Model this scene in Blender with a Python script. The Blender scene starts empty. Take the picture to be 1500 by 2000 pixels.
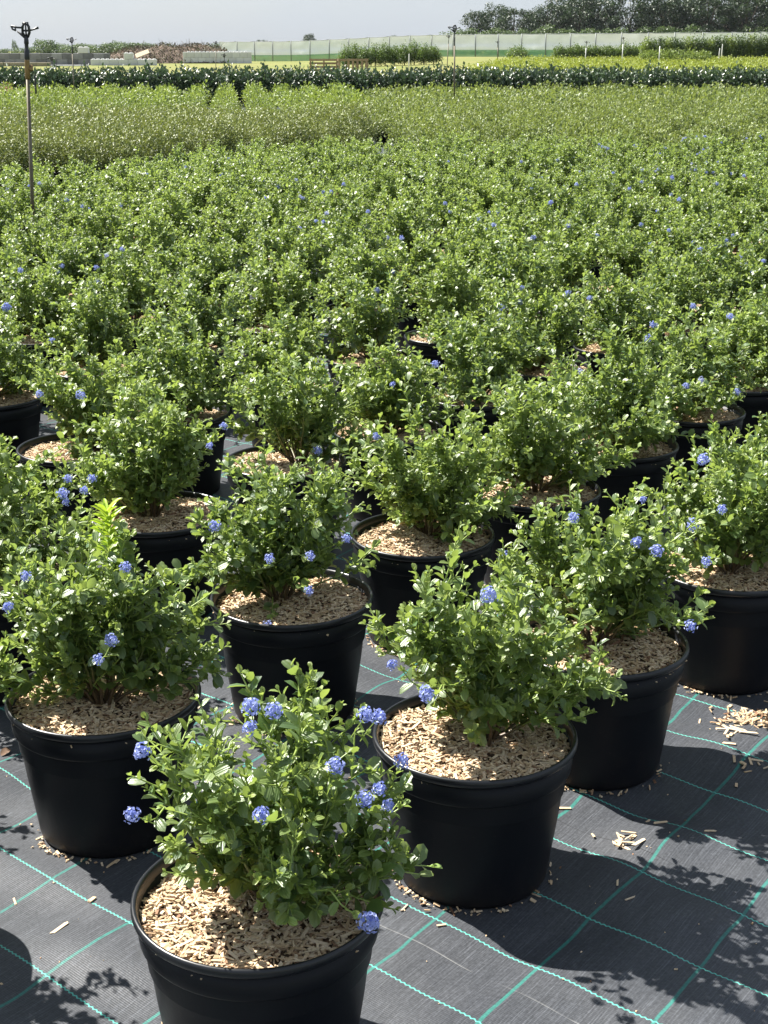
import bpy, math, random
import numpy as np
from mathutils import Vector, Matrix

# ------------------------------------------------------------------ camera, sky, sun, exposure
scene = bpy.context.scene
col = scene.collection
H = 1.58                                   # eye height
FPX = 2750.0                               # focal length in photo pixels (1500 wide)
PITCH = math.atan((1000 - 98) / FPX)
cam_d = bpy.data.cameras.new('camera')
cam = bpy.data.objects.new('camera', cam_d)
col.objects.link(cam)
cam.location = (0, 0, H)
cam.rotation_euler = (math.pi / 2 - PITCH, 0, 0)
cam_d.sensor_fit = 'HORIZONTAL'
cam_d.sensor_width = 36.0
cam_d.lens = FPX / 1500 * 36.0
cam_d.clip_start = 0.05
cam_d.clip_end = 6000
scene.camera = cam

SUN_EL = math.radians(50)
SUN_AZ = math.atan2(-0.81, 0.58)
world = bpy.data.worlds.new('World')
scene.world = world
world.use_nodes = True
wn, wl = world.node_tree.nodes, world.node_tree.links
wn.clear()
w_out = wn.new('ShaderNodeOutputWorld')
w_bg = wn.new('ShaderNodeBackground')
w_sky = wn.new('ShaderNodeTexSky')
w_sky.sky_type = 'NISHITA'
w_sky.sun_disc = False
w_sky.sun_elevation = SUN_EL
w_sky.sun_rotation = SUN_AZ
w_sky.air_density = 1.0
w_sky.dust_density = 1.2
w_sky.ozone_density = 1.5
# thin, even veil of cloud over the whole sky
w_tc = wn.new('ShaderNodeTexCoord')
w_map = wn.new('ShaderNodeMapping'); w_map.inputs['Scale'].default_value = (1, 1, 3.5)
w_noise = wn.new('ShaderNodeTexNoise')
w_noise.inputs['Scale'].default_value = 2.6
w_noise.inputs['Detail'].default_value = 6
w_noise.inputs['Roughness'].default_value = 0.5
w_ramp = wn.new('ShaderNodeMapRange')
w_ramp.inputs['From Min'].default_value = 0.3
w_ramp.inputs['From Max'].default_value = 0.75
w_ramp.inputs['To Min'].default_value = 0.62
w_ramp.inputs['To Max'].default_value = 0.92
w_mix = wn.new('ShaderNodeMixRGB')
w_mix.inputs['Color2'].default_value = (4.0, 4.5, 5.2, 1)
wl.new(w_tc.outputs['Generated'], w_map.inputs['Vector'])
wl.new(w_map.outputs['Vector'], w_noise.inputs['Vector'])
wl.new(w_noise.outputs['Fac'], w_ramp.inputs['Value'])
wl.new(w_ramp.outputs['Result'], w_mix.inputs['Fac'])
wl.new(w_sky.outputs['Color'], w_mix.inputs['Color1'])
wl.new(w_mix.outputs['Color'], w_bg.inputs['Color'])
w_bg.inputs['Strength'].default_value = 0.0505
wl.new(w_bg.outputs['Background'], w_out.inputs['Surface'])

sun_d = bpy.data.lights.new('sun', 'SUN')
sun_d.energy = 4.7
sun_d.angle = math.radians(0.5)
sun_d.color = (1.0, 0.955, 0.88)
sun = bpy.data.objects.new('sun', sun_d)
col.objects.link(sun)
S = Vector((math.sin(SUN_AZ) * math.cos(SUN_EL), math.cos(SUN_AZ) * math.cos(SUN_EL), math.sin(SUN_EL)))
sun.rotation_euler = (-S).to_track_quat('-Z', 'Y').to_euler()

vs = scene.view_settings
vs.view_transform = 'Standard'
vs.look = 'None'
vs.exposure = 1.62
vs.gamma = 1.0
vs.use_curve_mapping = False
scene.cycles.max_bounces = 8
scene.cycles.transparent_max_bounces = 12

# ------------------------------------------------------------------ helpers
CP, SP = math.cos(PITCH), math.sin(PITCH)
def ray(px, py):
    u, v = (px - 750) / FPX, (py - 1000) / FPX
    return np.array([u, CP - v * SP, -SP - v * CP])
def ground(px, py, z=0.0):
    d = ray(px, py); t = (z - H) / d[2]
    return d[0] * t, d[1] * t
def x_at(px, y, z=0.0):
    return (px - 750) / FPX * (y * CP + (H - z) * SP)
def sstep(a, b, x):
    t = np.clip((x - a) / (b - a), 0, 1); return t * t * (3 - 2 * t)
def terrain(x, y):
    return sstep(50, 110, y) * (0.15 + 0.68 * sstep(-15, 8, x))
def z_at(py, y):                            # height seen at picture row py at distance y
    d = ray(750, py); return H + d[2] / d[1] * y

def tag(o, label=None, cat=None, group=None, kind=None):
    if label: o['label'] = label
    if cat: o['category'] = cat
    if group: o['group'] = group
    if kind: o['kind'] = kind
    return o
def empty(name, loc, rz=0.0, scale=1.0):
    o = bpy.data.objects.new(name, None)
    o.empty_display_size = 0.1
    o.location = loc; o.rotation_euler = (0, 0, rz)
    o.scale = (scale,) * 3 if not hasattr(scale, '__len__') else scale
    col.objects.link(o)
    return o
def link(name, me, parent=None, loc=(0, 0, 0), rot=(0, 0, 0), scale=(1, 1, 1)):
    o = bpy.data.objects.new(name, me)
    if parent is not None: o.parent = parent
    o.location = loc; o.rotation_euler = rot
    o.scale = scale
    col.objects.link(o)
    return o
def mesh_np(name, V, F, mats, uv=None, attr=None, smooth=True, fmat=None):
    """V (n,3); F list of arrays, each (m,k); attr (n,4) per vertex; uv (n,2) per vertex"""
    me = bpy.data.meshes.new(name)
    V = np.ascontiguousarray(V, dtype=np.float32)
    if not isinstance(F, (list, tuple)): F = [F]
    F = [np.asarray(f, dtype=np.int32) for f in F if len(f)]
    loops = np.concatenate([f.ravel() for f in F])
    sizes = np.concatenate([np.full(len(f), f.shape[1], dtype=np.int32) for f in F])
    starts = np.concatenate([[0], np.cumsum(sizes)[:-1]]).astype(np.int32)
    me.vertices.add(len(V)); me.vertices.foreach_set('co', V.ravel())
    me.loops.add(len(loops)); me.loops.foreach_set('vertex_index', loops)
    me.polygons.add(len(sizes)); me.polygons.foreach_set('loop_start', starts)
    try: me.polygons.foreach_set('loop_total', sizes)
    except Exception: pass
    me.polygons.foreach_set('use_smooth', np.full(len(sizes), smooth, dtype=bool))
    if not isinstance(mats, (list, tuple)): mats = [mats]
    for m in mats: me.materials.append(m)
    if fmat is not None: me.polygons.foreach_set('material_index', np.asarray(fmat, dtype=np.int32))
    if uv is not None:
        l = me.uv_layers.new(name='UVMap')
        l.data.foreach_set('uv', np.asarray(uv, dtype=np.float32)[loops].ravel())
    if attr is not None:
        a = me.attributes.new('var', 'FLOAT_COLOR', 'POINT')
        a.data.foreach_set('color', np.asarray(attr, dtype=np.float32).ravel())
    me.update(calc_edges=True)
    return me
def lathe(profile, seg=48, close=False):
    r = np.array([p[0] for p in profile]); z = np.array([p[1] for p in profile]); n = len(profile)
    a = np.linspace(0, 2 * np.pi, seg, endpoint=False)
    V = np.stack([np.outer(r, np.cos(a)), np.outer(r, np.sin(a)), np.repeat(z[:, None], seg, 1)], -1).reshape(-1, 3)
    F = []
    for i in range(n - 1):
        for j in range(seg):
            k = (j + 1) % seg
            F.append((i * seg + j, i * seg + k, (i + 1) * seg + k, (i + 1) * seg + j))
    return V, np.array(F)
def tube(points, radii, seg=6, cap=True):
    P = np.asarray(points, float); n = len(P)
    radii = np.broadcast_to(np.asarray(radii, float), (n,))
    T = np.gradient(P, axis=0); T /= np.linalg.norm(T, axis=1, keepdims=True) + 1e-12
    up = np.array([0.31, 0.17, 0.93]); V = []
    for i in range(n):
        s = np.cross(T[i], up); ln = np.linalg.norm(s)
        if ln < 1e-3: s = np.cross(T[i], [1, 0, 0]); ln = np.linalg.norm(s)
        s /= ln; b = np.cross(T[i], s)
        a = np.linspace(0, 2 * np.pi, seg, endpoint=False)
        V.append(P[i] + radii[i] * (np.cos(a)[:, None] * s + np.sin(a)[:, None] * b))
    V = np.concatenate(V)
    F = [(i * seg + j, i * seg + (j + 1) % seg, (i + 1) * seg + (j + 1) % seg, (i + 1) * seg + j) for i in range(n - 1) for j in range(seg)]
    T3 = []
    if cap:
        for e, base in ((0, 0), (1, (n - 1) * seg)):
            for j in range(1, seg - 1):
                t = (base, base + j + 1, base + j) if e == 0 else (base, base + j, base + j + 1)
                T3.append(t)
    return V, np.array(F, dtype=np.int32).reshape(-1, 4), np.array(T3, dtype=np.int32).reshape(-1, 3)
class MB:
    """collects shapes into one mesh"""
    def __init__(s): s.V = []; s.Q = []; s.T = []; s.n = 0
    def add(s, V, Q=None, T=None):
        if Q is not None and len(Q): s.Q.append(np.asarray(Q) + s.n)
        if T is not None and len(T): s.T.append(np.asarray(T) + s.n)
        s.V.append(np.asarray(V, float)); s.n += len(V); return s
    def tube(s, p, r, seg=8): return s.add(*tube(p, r, seg))
    def lathe(s, prof, seg=16, off=(0, 0, 0)):
        V, F = lathe(prof, seg); return s.add(V + np.array(off), F)
    def box(s, c, d, rz=0.0, bev=0.0):
        x, y, z = [v / 2 for v in d]
        if bev <= 0:
            V = np.array([[i * x, j * y, k * z] for i in (-1, 1) for j in (-1, 1) for k in (-1, 1)], float)
            Q = [(0, 1, 3, 2), (4, 6, 7, 5), (0, 4, 5, 1), (2, 3, 7, 6), (0, 2, 6, 4), (1, 5, 7, 3)]
            T = None
        else:
            V = []; Q = []; T = []
            for i in (-1, 1):
                for j in (-1, 1):
                    for k in (-1, 1):
                        V += [[i * x, j * (y - bev), k * (z - bev)], [i * (x - bev), j * y, k * (z - bev)], [i * (x - bev), j * (y - bev), k * z]]
            V = np.array(V)
            ix = lambda i, j, k, a: (((i > 0) * 2 + (j > 0)) * 2 + (k > 0)) * 3 + a
            for i in (-1, 1):
                q = [ix(i, -1, -1, 0), ix(i, 1, -1, 0), ix(i, 1, 1, 0), ix(i, -1, 1, 0)]; Q.append(q if i > 0 else q[::-1])
                q = [ix(-1, i, -1, 1), ix(1, i, -1, 1), ix(1, i, 1, 1), ix(-1, i, 1, 1)]; Q.append(q if i < 0 else q[::-1])
                q = [ix(-1, -1, i, 2), ix(1, -1, i, 2), ix(1, 1, i, 2), ix(-1, 1, i, 2)]; Q.append(q if i > 0 else q[::-1])
            for i in (-1, 1):
                for j in (-1, 1):
                    Q.append([ix(i, j, -1, 0), ix(i, j, -1, 1), ix(i, j, 1, 1), ix(i, j, 1, 0)])
                    Q.append([ix(i, -1, j, 0), ix(i, -1, j, 2), ix(i, 1, j, 2), ix(i, 1, j, 0)])
                    Q.append([ix(-1, i, j, 1), ix(-1, i, j, 2), ix(1, i, j, 2), ix(1, i, j, 1)])
                    for k in (-1, 1): T.append([ix(i, j, k, 0), ix(i, j, k, 1), ix(i, j, k, 2)])
        if rz:
            c_, s_ = math.cos(rz), math.sin(rz)
            V = V @ np.array([[c_, s_, 0], [-s_, c_, 0], [0, 0, 1]])
        return s.add(V + np.array(c), Q, T)
    def mesh(s, name, mat, smooth=False):
        F = []
        if s.Q: F.append(np.concatenate(s.Q))
        if s.T: F.append(np.concatenate(s.T))
        return mesh_np(name, np.concatenate(s.V), F, mat, smooth=smooth)

# ------------------------------------------------------------------ materials
def new_mat(name):
    m = bpy.data.materials.new(name); m.use_nodes = True
    nt = m.node_tree; nt.nodes.clear()
    out = nt.nodes.new('ShaderNodeOutputMaterial')
    return m, nt, nt.nodes, nt.links, out
def rgb(c): return (c[0], c[1], c[2], 1)
def N(nd, t, **kw):
    n = nd.new(t)
    for k, v in kw.items():
        if k in n.inputs: n.inputs[k].default_value = v
        else: setattr(n, k, v)
    return n
def mixc(nd, lk, fac, a, b, blend='MIX'):
    m = nd.new('ShaderNodeMixRGB'); m.blend_type = blend
    for i, v in ((0, fac), (1, a), (2, b)):
        if hasattr(v, 'is_output') or isinstance(v, bpy.types.NodeSocket): lk.new(v, m.inputs[i])
        elif i == 0: m.inputs[0].default_value = v
        else: m.inputs[i].default_value = rgb(v)
    return m.outputs[0]
def math_(nd, lk, op, a, b=None, c=None):
    m = nd.new('ShaderNodeMath'); m.operation = op
    for i, v in enumerate((a, b, c)):
        if v is None: continue
        if isinstance(v, bpy.types.NodeSocket): lk.new(v, m.inputs[i])
        else: m.inputs[i].default_value = v
    return m.outputs[0]

def leaf_material(name, old, young, trans, rough=0.32, tfac=0.33, veins=True, back=(0.11, 0.15, 0.07), spec=0.5, hue_var=0.5, tint=None):
    m, nt, nd, lk, out = new_mat(name)
    at = N(nd, 'ShaderNodeAttribute', attribute_name='var')
    sp = nd.new('ShaderNodeSeparateColor'); lk.new(at.outputs['Color'], sp.inputs[0])
    oi = nd.new('ShaderNodeObjectInfo')
    age = math_(nd, lk, 'MULTIPLY_ADD', math_(nd, lk, 'SUBTRACT', oi.outputs['Random'], 0.5), 0.3, sp.outputs[0])
    age = math_(nd, lk, 'MINIMUM', math_(nd, lk, 'MAXIMUM', age, 0.0), 1.0)
    c = mixc(nd, lk, age, old, young)
    v = math_(nd, lk, 'MULTIPLY_ADD', sp.outputs[1], hue_var, 1 - hue_var / 2)
    hv = nd.new('ShaderNodeHueSaturation')
    lk.new(v, hv.inputs['Value']); lk.new(c, hv.inputs['Color'])
    lk.new(math_(nd, lk, 'MULTIPLY_ADD', sp.outputs[2], 0.03, 0.485), hv.inputs['Hue'])
    c = hv.outputs[0]
    geo = nd.new('ShaderNodeNewGeometry')
    cb = mixc(nd, lk, math_(nd, lk, 'MULTIPLY', geo.outputs['Backfacing'], 0.55), c, back)
    p = N(nd, 'ShaderNodeBsdfPrincipled', Roughness=rough)
    p.inputs['Specular IOR Level'].default_value = spec
    lk.new(cb, p.inputs['Base Color'])
    if veins:
        uv = nd.new('ShaderNodeUVMap')
        s2 = nd.new('ShaderNodeSeparateXYZ'); lk.new(uv.outputs[0], s2.inputs[0])
        av = math_(nd, lk, 'ABSOLUTE', math_(nd, lk, 'SUBTRACT', s2.outputs[1], 0.5))
        w = math_(nd, lk, 'SINE', math_(nd, lk, 'MULTIPLY', av, 21.0))
        w2 = math_(nd, lk, 'SINE', math_(nd, lk, 'MULTIPLY_ADD', s2.outputs[0], 34.0, math_(nd, lk, 'MULTIPLY', av, -22.0)))
        h = math_(nd, lk, 'MULTIPLY_ADD', w2, 0.08, w)
        b = N(nd, 'ShaderNodeBump', Strength=0.45, Distance=0.0006)
        lk.new(h, b.inputs['Height']); lk.new(b.outputs[0], p.inputs['Normal'])
    t = nd.new('ShaderNodeBsdfTranslucent')
    tc = mixc(nd, lk, 0.55, c, trans)
    lk.new(tc, t.inputs['Color'])
    mx = nd.new('ShaderNodeMixShader'); mx.inputs[0].default_value = tfac
    lk.new(p.outputs[0], mx.inputs[1]); lk.new(t.outputs[0], mx.inputs[2])
    lk.new(mx.outputs[0], out.inputs[0])
    return m
M_CEAN = leaf_material('ceanothus_leaf', (0.058, 0.118, 0.044), (0.30, 0.39, 0.09), (0.40, 0.52, 0.08), rough=0.41, tfac=0.43, spec=1.0)
M_FINE = leaf_material('fine_shrub_leaf', (0.085, 0.12, 0.032), (0.24, 0.28, 0.075), (0.33, 0.38, 0.06), rough=0.52, tfac=0.2, veins=False, hue_var=0.7)
M_LIME = leaf_material('lime_shrub_leaf', (0.085, 0.14, 0.035), (0.25, 0.32, 0.07), (0.34, 0.44, 0.05), rough=0.52, tfac=0.3, veins=False, hue_var=0.6)
M_GREEN = leaf_material('green_shrub_leaf', (0.08, 0.13, 0.034), (0.24, 0.29, 0.075), (0.33, 0.40, 0.06), rough=0.52, tfac=0.3, veins=False, hue_var=0.7)
M_LAUREL = leaf_material('laurel_leaf', (0.032, 0.058, 0.034), (0.08, 0.12, 0.06), (0.10, 0.2, 0.05), rough=0.38, tfac=0.12, veins=False, spec=0.6)
M_HEDGE = leaf_material('hedge_leaf', (0.05, 0.095, 0.02), (0.14, 0.21, 0.04), (0.2, 0.3, 0.04), rough=0.5, tfac=0.28, veins=False)
M_YELLOW = leaf_material('yellow_shrub_leaf', (0.17, 0.23, 0.03), (0.36, 0.40, 0.05), (0.4, 0.45, 0.04), rough=0.5, tfac=0.3, veins=False)
M_TREE = leaf_material('tree_leaf', (0.017, 0.036, 0.016), (0.042, 0.07, 0.026), (0.055, 0.10, 0.03), rough=0.5, tfac=0.22, veins=False, hue_var=0.6)
M_TREEL = leaf_material('young_tree_leaf', (0.05, 0.09, 0.03), (0.11, 0.16, 0.05), (0.14, 0.22, 0.05), rough=0.5, tfac=0.25, veins=False, hue_var=0.6)
M_RED = leaf_material('red_shrub_leaf', (0.18, 0.06, 0.05), (0.32, 0.14, 0.11), (0.4, 0.15, 0.1), rough=0.5, tfac=0.3, veins=False)
M_WEED = leaf_material('weed_leaf', (0.17, 0.32, 0.03), (0.42, 0.55, 0.05), (0.5, 0.65, 0.04), rough=0.4, tfac=0.35, veins=False)
M_BRUSH = leaf_material('brush_leaf', (0.07, 0.045, 0.028), (0.10, 0.12, 0.04), (0.12, 0.1, 0.04), rough=0.7, tfac=0.1, veins=False, hue_var=0.9)

def stem_material():
    m, nt, nd, lk, out = new_mat('shrub_stem')
    at = N(nd, 'ShaderNodeAttribute', attribute_name='var')
    sp = nd.new('ShaderNodeSeparateColor'); lk.new(at.outputs['Color'], sp.inputs[0])
    r = nd.new('ShaderNodeValToRGB')
    r.color_ramp.elements[0].position = 0.1; r.color_ramp.elements[0].color = (0.10, 0.065, 0.035, 1)
    r.color_ramp.elements[1].position = 0.55; r.color_ramp.elements[1].color = (0.27, 0.36, 0.085, 1)
    lk.new(sp.outputs[0], r.inputs[0])
    p = N(nd, 'ShaderNodeBsdfPrincipled', Roughness=0.45); lk.new(r.outputs[0], p.inputs['Base Color'])
    lk.new(p.outputs[0], out.inputs[0]); return m
M_STEM = stem_material()

def simple(name, c, rough=0.6, metallic=0.0, noise=0.0, scale=8.0, bump=0.0, c2=None, spec=0.5, objrand=0.0, detail=5):
    m, nt, nd, lk, out = new_mat(name)
    p = N(nd, 'ShaderNodeBsdfPrincipled', Roughness=rough, Metallic=metallic)
    p.inputs['Specular IOR Level'].default_value = spec
    tc = nd.new('ShaderNodeTexCoord')
    no = N(nd, 'ShaderNodeTexNoise', Scale=scale, Detail=detail, Roughness=0.6)
    lk.new(tc.outputs['Object'], no.inputs['Vector'])
    f = N(nd, 'ShaderNodeMapRange'); f.inputs[1].default_value = 0.3; f.inputs[2].default_value = 0.7
    lk.new(no.outputs['Fac'], f.inputs[0])
    c2 = c2 or tuple(v * (1 - noise) for v in c)
    cc = mixc(nd, lk, f.outputs[0], c, c2)
    if objrand:
        oi = nd.new('ShaderNodeObjectInfo')
        hv = nd.new('ShaderNodeHueSaturation'); lk.new(cc, hv.inputs['Color'])
        lk.new(math_(nd, lk, 'MULTIPLY_ADD', oi.outputs['Random'], 2 * objrand, 1 - objrand), hv.inputs['Value'])
        cc = hv.outputs[0]
    lk.new(cc, p.inputs['Base Color'])
    if bump:
        b = N(nd, 'ShaderNodeBump', Strength=0.6, Distance=bump); lk.new(no.outputs['Fac'], b.inputs['Height'])
        lk.new(b.outputs[0], p.inputs['Normal'])
    lk.new(p.outputs[0], out.inputs[0]); return m
M_RIM = simple('pot_rim_plastic', (0.007, 0.008, 0.011), 0.34, noise=0.2, scale=30, bump=0.0004, spec=0.5)
M_SOIL = simple('potting_soil', (0.10, 0.06, 0.035), 0.95, noise=0.6, scale=60, bump=0.003)
M_STEEL = simple('galvanised_pipe', (0.15, 0.135, 0.095), 0.5, metallic=0.35, noise=0.35, scale=14, c2=(0.09, 0.07, 0.04))
M_BRASS = simple('weathered_brass', (0.30, 0.20, 0.085), 0.42, metallic=0.7, noise=0.4, scale=30)
M_BLACKP = simple('black_fitting_plastic', (0.018, 0.02, 0.024), 0.4, noise=0.3, scale=20)
M_CONC_D = simple('grey_concrete', (0.25, 0.25, 0.265), 0.9, noise=0.3, scale=1.6, bump=0.01, objrand=0.38)
M_CONC_L = simple('pale_concrete', (0.64, 0.64, 0.63), 0.9, noise=0.15, scale=1.6, bump=0.01, objrand=0.08)
M_SAND = simple('weathered_sand_concrete', (0.34, 0.29, 0.20), 0.9, noise=0.3, scale=2, bump=0.01)
M_WOOD = simple('weathered_pallet_wood', (0.36, 0.27, 0.17), 0.85, noise=0.4, scale=6, objrand=0.25)
M_BARK = simple('tree_bark', (0.11, 0.085, 0.06), 0.9, noise=0.4, scale=3, bump=0.03)
M_TWIG = simple('dead_twig', (0.13, 0.085, 0.055), 0.9, noise=0.5, scale=6)
M_WHITE = simple('white_plastic', (0.75, 0.75, 0.73), 0.5, noise=0.1, scale=20)
M_POSTG = simple('fence_post_steel', (0.17, 0.19, 0.19), 0.55, metallic=0.3, noise=0.3, scale=4)
M_DRY = simple('dry_leaf', (0.16, 0.09, 0.05), 0.8, noise=0.4, scale=50)

def pot_material():
    m, nt, nd, lk, out = new_mat('black_pot_plastic')
    tc = nd.new('ShaderNodeTexCoord'); oi = nd.new('ShaderNodeObjectInfo')
    mp = N(nd, 'ShaderNodeMapping'); lk.new(tc.outputs['Object'], mp.inputs[0])
    cmb = nd.new('ShaderNodeCombineXYZ'); lk.new(math_(nd, lk, 'MULTIPLY', oi.outputs['Random'], 40.0), cmb.inputs[0])
    lk.new(cmb.outputs[0], mp.inputs['Location'])
    n1 = N(nd, 'ShaderNodeTexNoise', Scale=7.0, Detail=8.0, Roughness=0.65); lk.new(mp.outputs[0], n1.inputs['Vector'])
    n2 = N(nd, 'ShaderNodeTexNoise', Scale=140.0, Detail=3.0); lk.new(mp.outputs[0], n2.inputs['Vector'])
    sx = nd.new('ShaderNodeSeparateXYZ'); lk.new(tc.outputs['Object'], sx.inputs[0])
    low = N(nd, 'ShaderNodeMapRange'); lk.new(sx.outputs[2], low.inputs[0])
    low.inputs[1].default_value = 0.0; low.inputs[2].default_value = 0.11; low.inputs[3].default_value = 1.0; low.inputs[4].default_value = 0.12
    d = math_(nd, lk, 'MULTIPLY', low.outputs[0], math_(nd, lk, 'POWER', math_(nd, lk, 'MULTIPLY', n1.outputs['Fac'], 1.25), 3.0))
    spk = N(nd, 'ShaderNodeMapRange'); lk.new(n2.outputs['Fac'], spk.inputs[0]); spk.inputs[1].default_value = 0.66; spk.inputs[2].default_value = 0.72
    d = math_(nd, lk, 'ADD', math_(nd, lk, 'MULTIPLY', d, 0.5), math_(nd, lk, 'MULTIPLY', spk.outputs[0], math_(nd, lk, 'MULTIPLY', n1.outputs['Fac'], 0.22)))
    c = mixc(nd, lk, d, (0.0045, 0.0055, 0.0085), (0.07, 0.055, 0.04))
    p = N(nd, 'ShaderNodeBsdfPrincipled'); lk.new(c, p.inputs['Base Color'])
    p.inputs['Specular IOR Level'].default_value = 0.2
    r = N(nd, 'ShaderNodeMapRange'); lk.new(n1.outputs['Fac'], r.inputs[0]); r.inputs[3].default_value = 0.36; r.inputs[4].default_value = 0.56
    lk.new(r.outputs[0], p.inputs['Roughness'])
    b = N(nd, 'ShaderNodeBump', Strength=0.25, Distance=0.0006); lk.new(n2.outputs['Fac'], b.inputs['Height']); lk.new(b.outputs[0], p.inputs['Normal'])
    lk.new(p.outputs[0], out.inputs[0]); return m
M_POT = pot_material()

def chip_material():
    m, nt, nd, lk, out = new_mat('wood_chip')
    at = N(nd, 'ShaderNodeAttribute', attribute_name='var')
    sp = nd.new('ShaderNodeSeparateColor'); lk.new(at.outputs['Color'], sp.inputs[0])
    r = nd.new('ShaderNodeValToRGB')
    e = r.color_ramp.elements
    e[0].position = 0.0; e[0].color = (0.10, 0.055, 0.03, 1)
    e[1].position = 1.0; e[1].color = (0.78, 0.62, 0.42, 1)
    for pos, c in ((0.18, (0.24, 0.13, 0.075)), (0.4, (0.46, 0.32, 0.19)), (0.62, (0.62, 0.46, 0.29)), (0.8, (0.60, 0.48, 0.34))):
        x = e.new(pos); x.color = rgb(c)
    lk.new(sp.outputs[0], r.inputs[0])
    tc = nd.new('ShaderNodeTexCoord')
    no = N(nd, 'ShaderNodeTexNoise', Scale=260.0, Detail=3.0); lk.new(tc.outputs['Object'], no.inputs['Vector'])
    c = mixc(nd, lk, 0.45, r.outputs[0], mixc(nd, lk, no.outputs['Fac'], (0.35, 0.35, 0.35), (1.2, 1.2, 1.2)), 'MULTIPLY')
    p = N(nd, 'ShaderNodeBsdfPrincipled', Roughness=0.75); lk.new(c, p.inputs['Base Color'])
    p.inputs['Specular IOR Level'].default_value = 0.25
    lk.new(p.outputs[0], out.inputs[0]); return m
M_CHIP = chip_material()

def flower_material(name, a, b):
    m, nt, nd, lk, out = new_mat(name)
    at = N(nd, 'ShaderNodeAttribute', attribute_name='var')
    sp = nd.new('ShaderNodeSeparateColor'); lk.new(at.outputs['Color'], sp.inputs[0])
    c = mixc(nd, lk, sp.outputs[0], a, b)
    p = N(nd, 'ShaderNodeBsdfPrincipled', Roughness=0.6); lk.new(c, p.inputs['Base Color'])
    t = nd.new('ShaderNodeBsdfTranslucent'); lk.new(c, t.inputs['Color'])
    mx = nd.new('ShaderNodeMixShader'); mx.inputs[0].default_value = 0.3
    lk.new(p.outputs[0], mx.inputs[1]); lk.new(t.outputs[0], mx.inputs[2]); lk.new(mx.outputs[0], out.inputs[0]); return m
M_FLOW = flower_material('blue_floret', (0.17, 0.22, 0.58), (0.48, 0.54, 0.86))
M_FLOWP = flower_material('pale_blue_floret', (0.30, 0.34, 0.62), (0.55, 0.58, 0.78))
M_SPENT = flower_material('spent_floret', (0.25, 0.12, 0.07), (0.42, 0.30, 0.2))

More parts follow.
